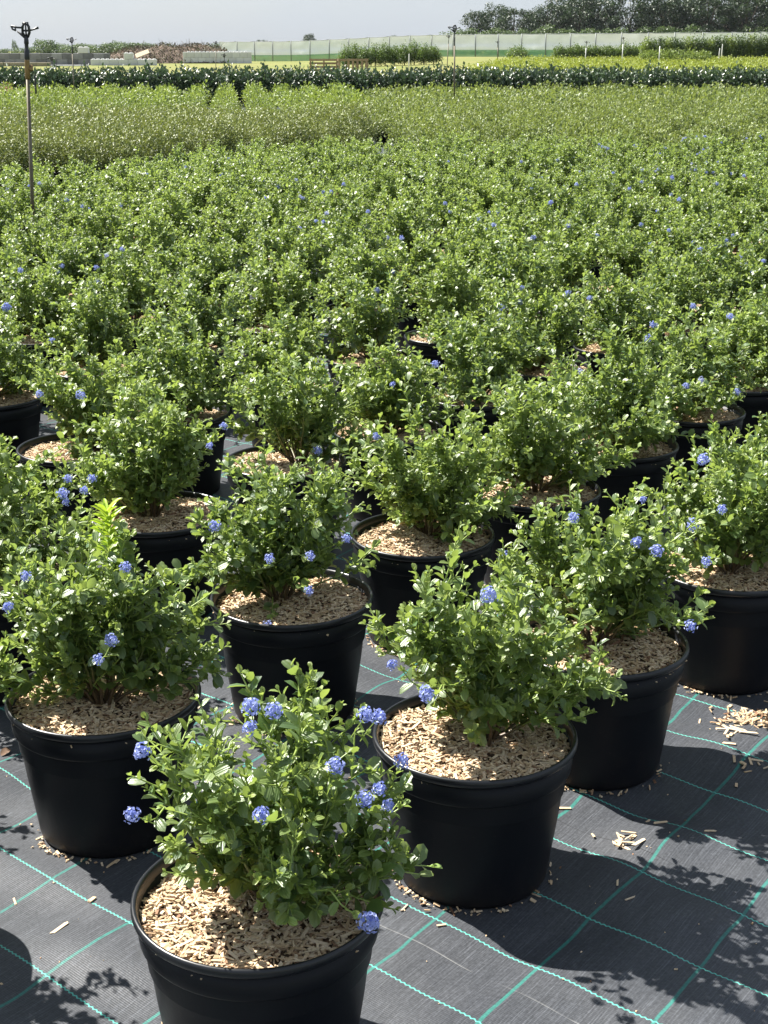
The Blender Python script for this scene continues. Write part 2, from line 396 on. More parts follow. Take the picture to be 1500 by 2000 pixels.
# woven ground cloth with teal guide threads
E1 = np.array([0.586, 0.810]) * 0.196       # along the wide threads
E2 = np.array([0.762, -0.648]) * 0.2325     # along the thin threads
O0 = np.array([0.278, 2.148])
def cloth_material():
    m, nt, nd, lk, out = new_mat('woven_ground_cloth')
    tc = nd.new('ShaderNodeTexCoord')
    nz = N(nd, 'ShaderNodeTexNoise', Scale=3.1, Detail=2.0); lk.new(tc.outputs['Object'], nz.inputs['Vector'])
    wob = nd.new('ShaderNodeVectorMath'); wob.operation = 'MULTIPLY_ADD'
    lk.new(nz.outputs['Color'], wob.inputs[0]); wob.inputs[1].default_value = (0.05, 0.05, 0); wob.inputs[2].default_value = (-0.025, -0.025, 0)
    wide_p = nd.new('ShaderNodeVectorMath'); wide_p.operation = 'ADD'
    lk.new(tc.outputs['Object'], wide_p.inputs[0]); lk.new(wob.outputs[0], wide_p.inputs[1])
    Minv = np.linalg.inv(np.stack([E1, E2], 1))
    def coord(vec, row):
        d = nd.new('ShaderNodeVectorMath'); d.operation = 'DOT_PRODUCT'
        lk.new(vec, d.inputs[0]); d.inputs[1].default_value = (row[0], row[1], 0)
        return math_(nd, lk, 'SUBTRACT', d.outputs['Value'], float(row @ O0))
    v = coord(wide_p.outputs[0], Minv[1]); u = coord(tc.outputs['Object'], Minv[0])
    v0 = coord(tc.outputs['Object'], Minv[1])
    def near_int(x): return math_(nd, lk, 'ABSOLUTE', math_(nd, lk, 'SUBTRACT', x, math_(nd, lk, 'ROUND', x)))
    def band(x, half, soft):
        r = N(nd, 'ShaderNodeMapRange'); lk.new(x, r.inputs[0])
        r.inputs[1].default_value = half; r.inputs[2].default_value = half + soft; r.inputs[3].default_value = 1; r.inputs[4].default_value = 0
        return r.outputs[0]
    wide = band(near_int(v), 0.0024 / 0.2325, 0.0018 / 0.2325)
    zig = math_(nd, lk, 'MULTIPLY', math_(nd, lk, 'SINE', math_(nd, lk, 'MULTIPLY', v0, 2 * math.pi * 0.2325 / 0.011)), 0.0013 / 0.196)
    thin = band(near_int(math_(nd, lk, 'ADD', u, zig)), 0.0013 / 0.196, 0.0006 / 0.196)
    # single worn pale threads and a dark slit
    pale1 = band(math_(nd, lk, 'ABSOLUTE', math_(nd, lk, 'ADD', u, 0.42)), 0.0006 / 0.196, 0.0012 / 0.196)
    dark1 = band(math_(nd, lk, 'ABSOLUTE', math_(nd, lk, 'SUBTRACT', u, 2.33)), 0.0006 / 0.196, 0.0008 / 0.196)
    big = N(nd, 'ShaderNodeTexNoise', Scale=2.2, Detail=7.0, Roughness=0.65); lk.new(tc.outputs['Object'], big.inputs['Vector'])
    fine = N(nd, 'ShaderNodeTexNoise', Scale=160.0, Detail=3.0); lk.new(tc.outputs['Object'], fine.inputs['Vector'])
    dust = N(nd, 'ShaderNodeMapRange'); lk.new(big.outputs['Fac'], dust.inputs[0]); dust.inputs[1].default_value = 0.38; dust.inputs[2].default_value = 0.75
    # ribs of the weave, two directions
    ribs = math_(nd, lk, 'SINE', math_(nd, lk, 'MULTIPLY', u, 2 * math.pi * 0.196 / 0.0042))
    ribs2 = math_(nd, lk, 'SINE', math_(nd, lk, 'MULTIPLY', v0, 2 * math.pi * 0.2325 / 0.0062))
    weave = math_(nd, lk, 'ADD', ribs, math_(nd, lk, 'MULTIPLY', ribs2, 0.5))
    base = mixc(nd, lk, math_(nd, lk, 'MULTIPLY', dust.outputs[0], 0.8), (0.046, 0.050, 0.058), (0.076, 0.079, 0.085))
    fl = N(nd, 'ShaderNodeMapRange'); lk.new(fine.outputs['Fac'], fl.inputs[0]); fl.inputs[1].default_value = 0.25; fl.inputs[2].default_value = 0.8; fl.inputs[3].default_value = 0.72; fl.inputs[4].default_value = 1.3
    mul = nd.new('ShaderNodeVectorMath'); mul.operation = 'SCALE'; lk.new(base, mul.inputs[0]); lk.new(fl.outputs[0], mul.inputs['Scale'])
    wr = N(nd, 'ShaderNodeMapRange'); lk.new(weave, wr.inputs[0]); wr.inputs[1].default_value = -1.5; wr.inputs[2].default_value = 1.5; wr.inputs[3].default_value = 0.82; wr.inputs[4].default_value = 1.18
    mul2 = nd.new('ShaderNodeVectorMath'); mul2.operation = 'SCALE'; lk.new(mul.outputs[0], mul2.inputs[0]); lk.new(wr.outputs[0], mul2.inputs['Scale'])
    sc_ = nd.new('ShaderNodeCombineXYZ'); lk.new(math_(nd, lk, 'MULTIPLY', u, 1.6), sc_.inputs[0]); lk.new(math_(nd, lk, 'MULTIPLY', v0, 75.0), sc_.inputs[1])
    st_ = N(nd, 'ShaderNodeTexNoise', Scale=1.0, Detail=3.0, Roughness=0.7); lk.new(sc_.outputs[0], st_.inputs['Vector'])
    sr_ = N(nd, 'ShaderNodeMapRange'); lk.new(st_.outputs['Fac'], sr_.inputs[0]); sr_.inputs[1].default_value = 0.5; sr_.inputs[2].default_value = 0.8; sr_.inputs[3].default_value = 0.9; sr_.inputs[4].default_value = 2.1
    mul3 = nd.new('ShaderNodeVectorMath'); mul3.operation = 'SCALE'; lk.new(mul2.outputs[0], mul3.inputs[0]); lk.new(sr_.outputs[0], mul3.inputs['Scale']); mul2 = mul3
    sparse = N(nd, 'ShaderNodeMapRange'); lk.new(big.outputs['Fac'], sparse.inputs[0]); sparse.inputs[1].default_value = 0.46; sparse.inputs[2].default_value = 0.62
    c = mixc(nd, lk, math_(nd, lk, 'MULTIPLY', math_(nd, lk, 'MULTIPLY', pale1, sparse.outputs[0]), 0.6), mul2.outputs[0], (0.35, 0.35, 0.34))
    c = mixc(nd, lk, math_(nd, lk, 'MULTIPLY', math_(nd, lk, 'MULTIPLY', dark1, sparse.outputs[0]), 0.8), c, (0.008, 0.008, 0.009))
    worn = N(nd, 'ShaderNodeMapRange'); lk.new(fine.outputs['Fac'], worn.inputs[0]); worn.inputs[1].default_value = 0.2; worn.inputs[2].default_value = 0.6; worn.inputs[3].default_value = 0.45; worn.inputs[4].default_value = 0.95
    c = mixc(nd, lk, math_(nd, lk, 'MULTIPLY', wide, math_(nd, lk, 'MULTIPLY', worn.outputs[0], 0.8)), c, (0.03, 0.20, 0.165))
    c = mixc(nd, lk, math_(nd, lk, 'MULTIPLY', thin, math_(nd, lk, 'MULTIPLY_ADD', worn.outputs[0], 0.6, 0.4)), c, (0.10, 0.42, 0.35))
    p = N(nd, 'ShaderNodeBsdfPrincipled', Roughness=0.46); lk.new(c, p.inputs['Base Color'])
    p.inputs['Specular IOR Level'].default_value = 0.30
    hh = math_(nd, lk, 'ADD', math_(nd, lk, 'MULTIPLY', weave, 0.13), math_(nd, lk, 'ADD', math_(nd, lk, 'MULTIPLY', thin, 0.8), math_(nd, lk, 'MULTIPLY', fine.outputs['Fac'], 0.9)))
    b = N(nd, 'ShaderNodeBump', Strength=0.55, Distance=0.0011); lk.new(hh, b.inputs['Height']); lk.new(b.outputs[0], p.inputs['Normal'])
    lk.new(p.outputs[0], out.inputs[0]); return m
M_CLOTH = cloth_material()

def field_material():
    m, nt, nd, lk, out = new_mat('field_grass')
    tc = nd.new('ShaderNodeTexCoord')
    n1 = N(nd, 'ShaderNodeTexNoise', Scale=0.09, Detail=6.0); lk.new(tc.outputs['Object'], n1.inputs['Vector'])
    n2 = N(nd, 'ShaderNodeTexNoise', Scale=2.5, Detail=4.0); lk.new(tc.outputs['Object'], n2.inputs['Vector'])
    f = N(nd, 'ShaderNodeMapRange'); lk.new(n1.outputs['Fac'], f.inputs[0]); f.inputs[1].default_value = 0.35; f.inputs[2].default_value = 0.65
    c = mixc(nd, lk, f.outputs[0], (0.15, 0.175, 0.05), (0.21, 0.20, 0.075))
    c = mixc(nd, lk, 0.5, c, mixc(nd, lk, n2.outputs['Fac'], (0.3, 0.3, 0.3), (1.5, 1.5, 1.5)), 'MULTIPLY')
    p = N(nd, 'ShaderNodeBsdfPrincipled', Roughness=0.95); lk.new(c, p.inputs['Base Color']); p.inputs['Specular IOR Level'].default_value = 0.1
    lk.new(p.outputs[0], out.inputs[0]); return m
M_FIELD = field_material()

def net_material(name, c, opac):
    m, nt, nd, lk, out = new_mat(name)
    tc = nd.new('ShaderNodeTexCoord')
    n1 = N(nd, 'ShaderNodeTexNoise', Scale=0.9, Detail=4.0); lk.new(tc.outputs['Object'], n1.inputs['Vector'])
    d = N(nd, 'ShaderNodeBsdfDiffuse', Color=rgb(c)); t = N(nd, 'ShaderNodeBsdfTranslucent', Color=rgb(c))
    a = nd.new('ShaderNodeMixShader'); a.inputs[0].default_value = 0.7
    lk.new(d.outputs[0], a.inputs[1]); lk.new(t.outputs[0], a.inputs[2])
    tr = nd.new('ShaderNodeBsdfTransparent')
    f = N(nd, 'ShaderNodeMapRange'); lk.new(n1.outputs['Fac'], f.inputs[0]); f.inputs[3].default_value = opac - 0.12; f.inputs[4].default_value = opac + 0.12
    x = nd.new('ShaderNodeMixShader'); lk.new(f.outputs[0], x.inputs[0]); lk.new(tr.outputs[0], x.inputs[1]); lk.new(a.outputs[0], x.inputs[2])
    lk.new(x.outputs[0], out.inputs[0]); return m
M_NET = net_material('white_crop_netting', (0.92, 0.93, 0.96), 0.97)
M_NETG = net_material('green_windbreak_skirt', (0.20, 0.40, 0.24), 0.85)
# ------------------------------------------------------------------ plant generators
def norm(v): return v / (np.linalg.norm(v, axis=-1, keepdims=True) + 1e-12)
# leaf template, unit length along x, width along y, z = upper face
def leaf_template():
    rows = [(0.18, 0.32), (0.50, 0.5), (0.82, 0.40)]
    V = [(0, 0, 0)]; uv = [(0, 0.5)]
    for t, w in rows:
        arch = -0.16 * (t - 0.35) ** 2
        for sgn in (-1, 0, 1):
            V.append((t, sgn * w, 0.22 * abs(sgn) * w + arch)); uv.append((t, 0.5 + sgn * w))
    V.append((1, 0, -0.09)); uv.append((1, 0.5))
    T = [(0, 2, 1), (0, 3, 2), (7, 8, 10), (8, 9, 10)]
    Q = []
    for r in range(2):
        b = 1 + 3 * r
        Q += [(b, b + 1, b + 4, b + 3), (b + 1, b + 2, b + 5, b + 4)]
    # orientation: x forward, y left -> normal +z
    Q = [tuple(reversed(q)) for q in Q]; T = [(0, 1, 2), (0, 2, 3), (7, 10, 8), (8, 10, 9)]
    return np.array(V, float), np.array(Q), np.array(T), np.array(uv, float)
LT_FULL = leaf_template()
LT_DIAM = (np.array([(0, 0, 0), (0.5, -0.5, 0.1), (1, 0, -0.06), (0.5, 0.5, 0.1)], float), np.zeros((0, 4), int),
           np.array([(0, 1, 2), (0, 2, 3)]), np.array([(0, .5), (.5, 0), (1, .5), (.5, 1)], float))
def leaf_frame(d, n):
    d = norm(d); s = norm(np.cross(n, d)); n2 = np.cross(d, s)
    return d, s, n2
def leaves_arrays(pos, d, n, L, W, age, rnd, rnd2, tpl):
    Vt, Qt, Tt, uvt = tpl
    d, s, n2 = leaf_frame(d, n)
    k = len(pos); nv = len(Vt)
    V = pos[:, None, :] + (L[:, None, None] * (Vt[None, :, 0:1] * d[:, None, :] + Vt[None, :, 2:3] * n2[:, None, :])) + W[:, None, None] * Vt[None, :, 1:2] * s[:, None, :]
    off = (np.arange(k) * nv)[:, None, None]
    Q = (Qt[None] + off).reshape(-1, 4) if len(Qt) else np.zeros((0, 4), int)
    T = (Tt[None] + off).reshape(-1, 3)
    A = np.repeat(np.stack([age, rnd, rnd2, np.ones(k)], 1), nv, 0)
    return V.reshape(-1, 3), Q, T, np.tile(uvt, (k, 1)), A
def leaves_mesh(name, lv, mat, tpl=LT_FULL):
    V, Q, T, uv, A = leaves_arrays(lv['p'], lv['d'], lv['n'], lv['L'], lv['W'], lv['a'], lv['r'], lv['r2'], tpl)
    return mesh_np(name, V, [Q, T], mat, uv=uv, attr=A, smooth=True)
def sub(lv, idx): return {k: v[idx] for k, v in lv.items()}

def curve_pts(p0, d0, length, n, rng, bend_up=0.0, wander=0.12):
    pts = [np.array(p0, float)]; d = norm(np.array(d0, float)); st = length / (n - 1)
    for i in range(n - 1):
        d = norm(d + rng.normal(0, wander, 3) * 0.5 + np.array([0, 0, bend_up / (n - 1)]))
        pts.append(pts[-1] + d * st)
    return np.array(pts)
def along(pts, f):
    x = f * (len(pts) - 1); i = int(min(x, len(pts) - 2)); t = x - i
    return pts[i] * (1 - t) + pts[i + 1] * t, norm(pts[i + 1] - pts[i])
def make_shrub(seed, R=0.25, Ht=0.36, z0=0.285, n_main=12, n_sec=9, n_ter=4, leaf=0.0252, spacing=0.0102, off=(0, 0), lean=(0, 0), open_side=None, extra=()):
    rng = np.random.default_rng(seed)
    twigs = []   # pts, r0, r1, age0, age1, leafy_from
    base = np.array([off[0], off[1], z0])
    for i in range(n_main):
        az = i * 2.399963 + rng.uniform(-.35, .35)
        el = math.radians(86 - 80 * ((i + .5) / n_main) ** 0.80 + rng.uniform(-6, 6))
        if open_side and abs((math.degrees(az) - open_side[0] + 180) % 360 - 180) < open_side[1] and el < .85: el = rng.uniform(.8, 1.05)
        tip = np.array([R * math.cos(el) * math.cos(az) + lean[0], R * math.cos(el) * math.sin(az) + lean[1], Ht * (0.07 + 0.93 * max(math.sin(el), 0))]) * rng.uniform(.80, 1.08)
        p0 = base + np.array([math.cos(az), math.sin(az), 0]) * rng.uniform(.004, .022)
        tgt = base + tip; ln = np.linalg.norm(tgt - p0)
        n = 8; d = norm(norm(tgt - p0) + np.array([0, 0, .22 if el < 1.0 else 0]))
        pts = [p0]
        for k in range(n - 1):
            want = norm(tgt - pts[-1]) if k < n - 2 else d
            d = norm(d * .5 + want * .6 + rng.normal(0, .13, 3)); pts.append(pts[-1] + d * ln / (n - 1))
        main = np.array(pts)
        twigs.append((main, .0042, .0013, 0.0, .7, .55))
        for j in range(n_sec):
            f = 0.12 + 0.85 * (j + rng.uniform(0, 1)) / n_sec
            p, t = along(main, f)
            q = norm(np.cross(t, rng.normal(0, 1, 3)))
            outw = np.array([p[0] - base[0], p[1] - base[1], 0]); 
            d = norm(t * .62 + q * .85 + np.array([0, 0, .28]) + norm(outw + 1e-6) * .22)
            ln = rng.uniform(.05, .115) * (1.15 - .45 * f) * (R / .25)
            long = rng.random() < .17
            if long: ln *= rng.uniform(1.5, 2.0)
            sec = curve_pts(p, d, ln, 5, rng, .25)
            if sec[:, 2].min() < z0 + .006: continue
            if open_side and sec[-1][2] < z0 + .10:
                sa = math.degrees(math.atan2(sec[-1][1] - base[1], sec[-1][0] - base[0]))
                if abs((sa - open_side[0] + 180) % 360 - 180) < open_side[1] and math.hypot(sec[-1][0] - base[0], sec[-1][1] - base[1]) > .07: continue
            rel = sec[-1] - base; e = math.hypot(rel[0] - lean[0] * .6, rel[1] - lean[1] * .6) / (R * 1.16); ez = rel[2] / (Ht * 1.08)
            if e * e + ez * ez > (1.75 if long else 1.15) and rng.random() < .85: continue
            twigs.append((sec, .0021, .0012, .4, 1.0, .05))
            for k in range(2 if long else n_ter):
                f2 = rng.uniform(.12, .92); p2, t2 = along(sec, f2)
                q2 = norm(np.cross(t2, rng.normal(0, 1, 3)))
                d2 = norm(t2 * .7 + q2 * .75 + np.array([0, 0, .3]))
                ter = curve_pts(p2, d2, rng.uniform(.022, .055), 4, rng, .2)
                if ter[:, 2].min() < z0 + .006: continue
                twigs.append((ter, .0015, .0010, .6, 1.0, .08))
    for q in extra:                               # a twig that carries a flower beyond the crown
        best = min(((np.linalg.norm(p - q) + .35 * max(0, p[2] - q[2]) * 2, k, i) for k, t in enumerate(twigs) for i, p in enumerate(t[0])), key=lambda v: v[0])
        p0 = twigs[best[1]][0][best[2]]; mid = (p0 + q) / 2 - np.array([0, 0, .006])
        twigs.append((np.array([p0, mid, q]), .0017, .0010, .6, 1.0, .25))
    P, D, Nn, L, A = [], [], [], [], []
    for pts, r0, r1, a0, a1, lf in twigs:
        ln = np.linalg.norm(np.diff(pts, axis=0), axis=1).sum()
        m = max(3, int(ln * (1 - lf) / (spacing if ln < .11 else spacing * 1.25))); ph = rng.uniform(0, 6.28)
        for i in range(m):
            f = lf + (1 - lf) * (i + .6) / m
            p, t = along(pts, min(f, .995))
            ph += 2.4
            s = norm(np.cross(t, [0.21, .1, .97])); b = np.cross(s, t)
            out = math.cos(ph) * s + math.sin(ph) * b
            tipf = (f - lf) / (1 - lf)
            inc = .95 - .45 * tipf
            d = norm(t * (1 - inc * .55) + out * inc + rng.normal(0, .18, 3))
            n = norm(np.array([0, 0, 1.0]) * .75 + t * .5 + rng.normal(0, .28, 3) - out * .05)
            size = leaf * (1.15 - .62 * max(0, tipf - .35) / .65) * rng.uniform(.72, 1.15)
            hgt = np.clip((p[2] - z0) / Ht, 0, 1); rad = min(1, math.hypot(p[0] - base[0], p[1] - base[1]) / R)
            if hgt < .35 and rng.random() < .5: size *= 1.22
            a = np.clip(.15 + .66 * max(0, tipf - .35) / .65 + .25 * max(hgt, rad) * rng.random() + rng.normal(0, .08), 0, 1)
            P.append(p); D.append(d); Nn.append(n); L.append(size); A.append(a)
        for i in range(2):
            P.append(pts[-1]); D.append(norm(norm(pts[-1] - pts[-2]) + rng.normal(0, .45, 3))); Nn.append(norm(rng.normal(0, .5, 3) + np.array([0, 0, 1])))
            L.append(leaf * rng.uniform(.3, .5)); A.append(rng.uniform(.8, 1))
    k = len(P)
    L = np.array(L)
    lv = dict(p=np.array(P), d=np.array(D), n=np.array(Nn), L=L, W=L * rng.uniform(.56, .72, k), a=np.array(A), r=rng.random(k), r2=rng.random(k))
    return twigs, lv
def stems_mesh(name, twigs, seg=4):
    V, Q, A = [], [], []; n = 0
    for pts, r0, r1, a0, a1, lf in twigs:
        v, q, t = tube(pts, np.linspace(r0, r1, len(pts)), seg, cap=False)
        V.append(v); Q.append(q + n); n += len(v)
        a = np.repeat(np.linspace(a0, a1, len(pts)), seg); A.append(np.stack([a, a, a, np.ones_like(a)], 1))
    return mesh_np(name, np.concatenate(V), np.concatenate(Q), M_STEM, attr=np.concatenate(A))

def cloud_leaves(seed, n, shape, leaf, shoots=40, fill=.25, up=.5):
    """leaf faces gathered on shoots spread through a dome (rx, ry, h, z0)"""
    rng = np.random.default_rng(seed); rx, ry, h, z0 = shape
    P, D, Nn, A = [], [], [], []
    per = max(3, n // shoots)
    for s in range(shoots):
        az = s * 2.399963 + rng.uniform(-.3, .3); u = (s + .5) / shoots
        el = math.asin(np.clip(1 - u * 1.12, -.12, 1)); rr = rng.uniform(.72, 1.05)
        tip = np.array([rx * math.cos(el) * math.cos(az), ry * math.cos(el) * math.sin(az), z0 + h * .28 + h * .72 * max(math.sin(el), -.3)]) * np.array([rr, rr, rng.uniform(.85, 1.08)])
        root = np.array([tip[0] * .35, tip[1] * .35, z0 + (tip[2] - z0) * .35])
        f = rng.random(per) ** .6
        p = root + (tip - root) * f[:, None] + rng.normal(0, .055, (per, 3)) * (rx + h) * .9
        p[:, 2] = np.maximum(p[:, 2], z0 * .6)
        P.append(p); t = norm(tip - root)
        D.append(norm(t * .55 + rng.normal(0, .6, (per, 3)) + np.array([0, 0, up * .4])))
        Nn.append(norm(np.array([0, 0, 1.0]) * .8 + t * .5 + rng.normal(0, .45, (per, 3))))
        A.append(np.clip(.15 + .75 * (f - .35) + rng.normal(0, .15, per), 0, 1))
    P, D, Nn, A = map(np.concatenate, (P, D, Nn, A)); k = len(P)
    L = leaf * rng.uniform(.65, 1.3, k)
    return dict(p=P, d=D, n=Nn, L=L, W=L * rng.uniform(.45, .65, k), a=A, r=rng.random(k), r2=rng.random(k))

# ------------------------------------------------------------------ pots, mulch, flowers
POT_H, RIM_R = 0.305, 0.200
prof_body = [(0.0, 0.012), (0.120, 0.012), (0.134, 0.0), (0.146, 0.002), (0.1505, 0.010), (0.153, 0.03), (0.168, 0.14), (0.1785, 0.2375), (0.1800, 0.2405), (0.1880, 0.2435), (0.1893, 0.247), (0.1920, 0.2885), (0.1865, 0.2885), (0.1835, 0.25), (0.178, 0.20)]
V_, F_ = lathe(prof_body, 56)
a_ = np.arctan2(V_[:, 1], V_[:, 0])
V_[:, 0] += 0.0012 * np.cos(3 * a_ + .4) * (V_[:, 2] / .3); V_[:, 1] += 0.0012 * np.sin(2 * a_) * (V_[:, 2] / .3)
ME_POT = mesh_np('pot', V_, F_, M_POT)
prof_rim = [(0.1868, 0.287), (0.1922, 0.2880), (0.1970, 0.2895), (0.1993, 0.2930), (0.200, 0.2980), (0.1992, 0.3025), (0.1965, 0.3055), (0.1930, 0.3050), (0.1905, 0.3015), (0.1885, 0.294), (0.1868, 0.287)]
V_, F_ = lathe(prof_rim, 64); ME_RIM = mesh_np('rim', V_, F_, M_RIM)

def chip_arrays(rng, n, place, lmin=.007, lmax=.026, tilt=1.0):
    """irregular splinters; place(n) -> positions, tilt"""
    P = place(n); k = len(P)
    L = lmin + (lmax - lmin) * rng.random(k) ** 2.1; L = np.where(rng.random(k) < .02, L * 1.9, np.where(rng.random(k) < .3, L * .6, L)); W = np.minimum(rng.uniform(.0020, .0056, k), L * .7); T = rng.uniform(.0010, .0026, k)
    yaw = rng.uniform(0, 6.283, k); pitch = rng.normal(0, .22 * tilt, k); roll = rng.normal(0, .35 * tilt, k)
    box = np.array([[i, j, q] for i in (-.5, .5) for j in (-.5, .5) for q in (-.5, .5)], float)
    B = np.repeat(box[None], k, 0) * (1 + rng.uniform(-.28, .28, (k, 8, 3)))
    B *= np.stack([L, W, T], 1)[:, None, :]
    cr, sr = np.cos(roll)[:, None], np.sin(roll)[:, None]
    y, z = B[:, :, 1] * cr - B[:, :, 2] * sr, B[:, :, 1] * sr + B[:, :, 2] * cr
    cp, sp_ = np.cos(pitch)[:, None], np.sin(pitch)[:, None]
    x, z = B[:, :, 0] * cp - z * sp_, B[:, :, 0] * sp_ + z * cp
    cy, sy = np.cos(yaw)[:, None], np.sin(yaw)[:, None]
    V = np.stack([x * cy - y * sy, x * sy + y * cy, z], -1) + P[:, None, :]
    bq = np.array([(0, 1, 3, 2), (4, 6, 7, 5), (0, 4, 5, 1), (2, 3, 7, 6), (0, 2, 6, 4), (1, 5, 7, 3)])
    Q = (bq[None] + (np.arange(k) * 8)[:, None, None]).reshape(-1, 4)
    c = np.clip(rng.normal(.66, .27, k), 0, 1)
    A = np.repeat(np.stack([c, c, c, np.ones(k)], 1), 8, 0)
    return V.reshape(-1, 3), Q, A
def mulch_mesh(seed, n=3300):
    rng = np.random.default_rng(seed)
    nz = rng.uniform(0, 6.28, 6)
    def hgt(x, y): return 0.284 + .006 * np.sin(14 * x + nz[0]) * np.cos(12 * y + nz[1]) + .004 * np.sin(31 * x + nz[2] + 9 * y) + .012 * np.exp(-(x * x + y * y) / .006) - .004
    def place(n):
        r = .184 * np.sqrt(rng.random(n)); a = rng.uniform(0, 6.283, n)
        x, y = r * np.cos(a), r * np.sin(a)
        return np.stack([x, y, hgt(x, y) + rng.uniform(-.002, .005, n)], 1)
    V, Q, A = chip_arrays(rng, n, place)
    rr = np.linspace(0.001, .1845, 9); aa = np.linspace(0, 2 * np.pi, 40, endpoint=False)
    X, Y = np.outer(rr, np.cos(aa)), np.outer(rr, np.sin(aa))
    D = np.stack([X, Y, hgt(X, Y) - .002], -1).reshape(-1, 3)
    DF = np.array([(i * 40 + j, i * 40 + (j + 1) % 40, (i + 1) * 40 + (j + 1) % 40, (i + 1) * 40 + j) for i in range(8) for j in range(40)])[:, ::-1]
    nq = len(Q)
    me = mesh_np('mulch', np.concatenate([V, D]), np.concatenate([Q, DF + len(V)]), [M_CHIP, M_SOIL], attr=np.concatenate([A, np.ones((len(D), 4)) * .1]), smooth=False, fmat=np.concatenate([np.zeros(nq), np.ones(len(DF))]))
    return me, hgt
MULCH = [mulch_mesh(500 + i) for i in range(5)]
def single_chip(seed, shade, lmin=.012, lmax=.03):
    rng = np.random.default_rng(seed)
    V, Q, A = chip_arrays(rng, 1, lambda n: np.zeros((1, 3)), lmin, lmax, .25)
    A[:, :3] = shade
    V = V @ np.diag([1, 1, .9])
    return mesh_np('wood_chip', V, Q, M_CHIP, attr=A, smooth=False)
CHIPS = [single_chip(900 + i, s) for i, s in enumerate((.25, .45, .55, .62, .7, .8, .9, .98, .5, .66))]

def flower_mesh(seed, mat, r=.0112, n=46):
    """rounded cluster of tiny five-lobed florets on a short stalk; base at origin, stalk along -z"""
    rng = np.random.default_rng(seed)
    V, T, A = [], [], []; k = 0
    for i in range(n):
        u = 1 - 1.65 * (i + .5) / n; az = i * 2.399963
        q = math.sqrt(max(0, 1 - u * u)); nrm = np.array([q * math.cos(az), q * math.sin(az), u])
        rad = r * rng.uniform(.45, 1.25); c = nrm * rad * np.array([1, 1, 1.12]) + np.array([0, 0, r * .75])
        s = norm(np.cross(nrm, rng.normal(0, 1, 3))); b = np.cross(nrm, s); fs = rng.uniform(.0026, .0038)
        V.append(c - nrm * .0012)
        for j in range(5):
            a = j * 1.2566 + rng.uniform(-.2, .2)
            V.append(c + (math.cos(a) * s + math.sin(a) * b) * fs + nrm * rng.uniform(-.0004, .0016))
        for j in range(5): T.append((k, k + 1 + j, k + 1 + (j + 1) % 5))
        sh = rng.uniform(0, 1); A += [[sh, sh, sh, 1]] * 6; k += 6
    v, q4, t = tube([(0, 0, -.045), (.002, .001, -.02), (0, 0, r * .8)], [.0009, .0009, .0007], 4, cap=False)
    V = np.concatenate([np.array(V), v]); Q = q4 + k; A = np.array(A + [[.8, .8, .8, 1]] * len(v))
    return mesh_np('flower', V, [np.array(T), Q], [mat, M_STEM], attr=A, smooth=False, fmat=np.concatenate([np.zeros(len(T)), np.ones(len(Q))]))
FLOWERS = [flower_mesh(70, M_FLOW), flower_mesh(71, M_FLOW, .0095, 34), flower_mesh(72, M_FLOW, .013, 58), flower_mesh(73, M_FLOWP, .0110, 34), flower_mesh(74, M_SPENT, .009, 26)]

# ------------------------------------------------------------------ positions of the ceanothus block
HEROES = {  # measured pot centres on the ground
    'A': (-0.198, 1.923), 'B': (0.177, 2.476), 'C': (0.486, 2.93), 'G': (0.895, 3.419),
    'E': (-0.58, 2.654), 'D': (-0.225, 3.204), 'F': (0.106, 3.67), 'J': (0.459, 4.087),
    'K': (-0.99, 3.36), 'H': (-0.651, 3.863), 'I': (-0.319, 4.394), 'M': (0.018, 4.781), 'L': (-1.03, 4.56)}
rng_l = np.random.default_rng(11)
va, vb = np.array([0.345, 0.487]), np.array([-0.415, 0.715])
spots = []
for j in range(0, 34):
    for i in range(-30, 34):
        p = np.array([-0.198, 1.923]) + i * va + j * vb
        if j == 0 and i < 0: continue
        p = p + rng_l.normal(0, .022, 2)
        x, y = p
        if y < 1.8 or abs(x) > 0.30 * y + 0.75: continue
        if y > min(12.5 + 1.32 * (x + 3.25), 16.6 + .03 * x): continue
        if any(math.hypot(x - hx, y - hy) < .36 for hx, hy in HEROES.values()): continue
        spots.append((x, y, i, j))
spots = [(-1.03, 2.25, q[2], q[3]) if q[0] < -.8 and q[1] < 2.6 else q for q in spots]
spots.sort(key=lambda q: q[1])
POTS_XY = np.array(list(HEROES.values()) + [q[:2] for q in spots])

# ------------------------------------------------------------------ ground
def axis(a, b, segs):
    out = [a]
    for e, st in segs:
        n = max(1, int(round((e - out[-1]) / st))); out += list(np.linspace(out[-1], e, n + 1)[1:])
    return np.array(out)
gx = axis(-16, 16, [(-1.4, .7), (1.9, .022), (16, .7)]); gy = axis(-1.0, 48, [(1.3, .5), (4.2, .022), (8, .12), (48, 1.0)])
X, Y = np.meshgrid(gx, gy)
rw = np.random.default_rng(5)
Z = np.zeros_like(X)
for k in range(16):
    th = rw.uniform(0, np.pi); wl_ = rw.uniform(.22, .6); Z += .0017 * np.sin((np.cos(th) * X + np.sin(th) * Y) * 2 * np.pi / wl_ + rw.uniform(0, 6.28))
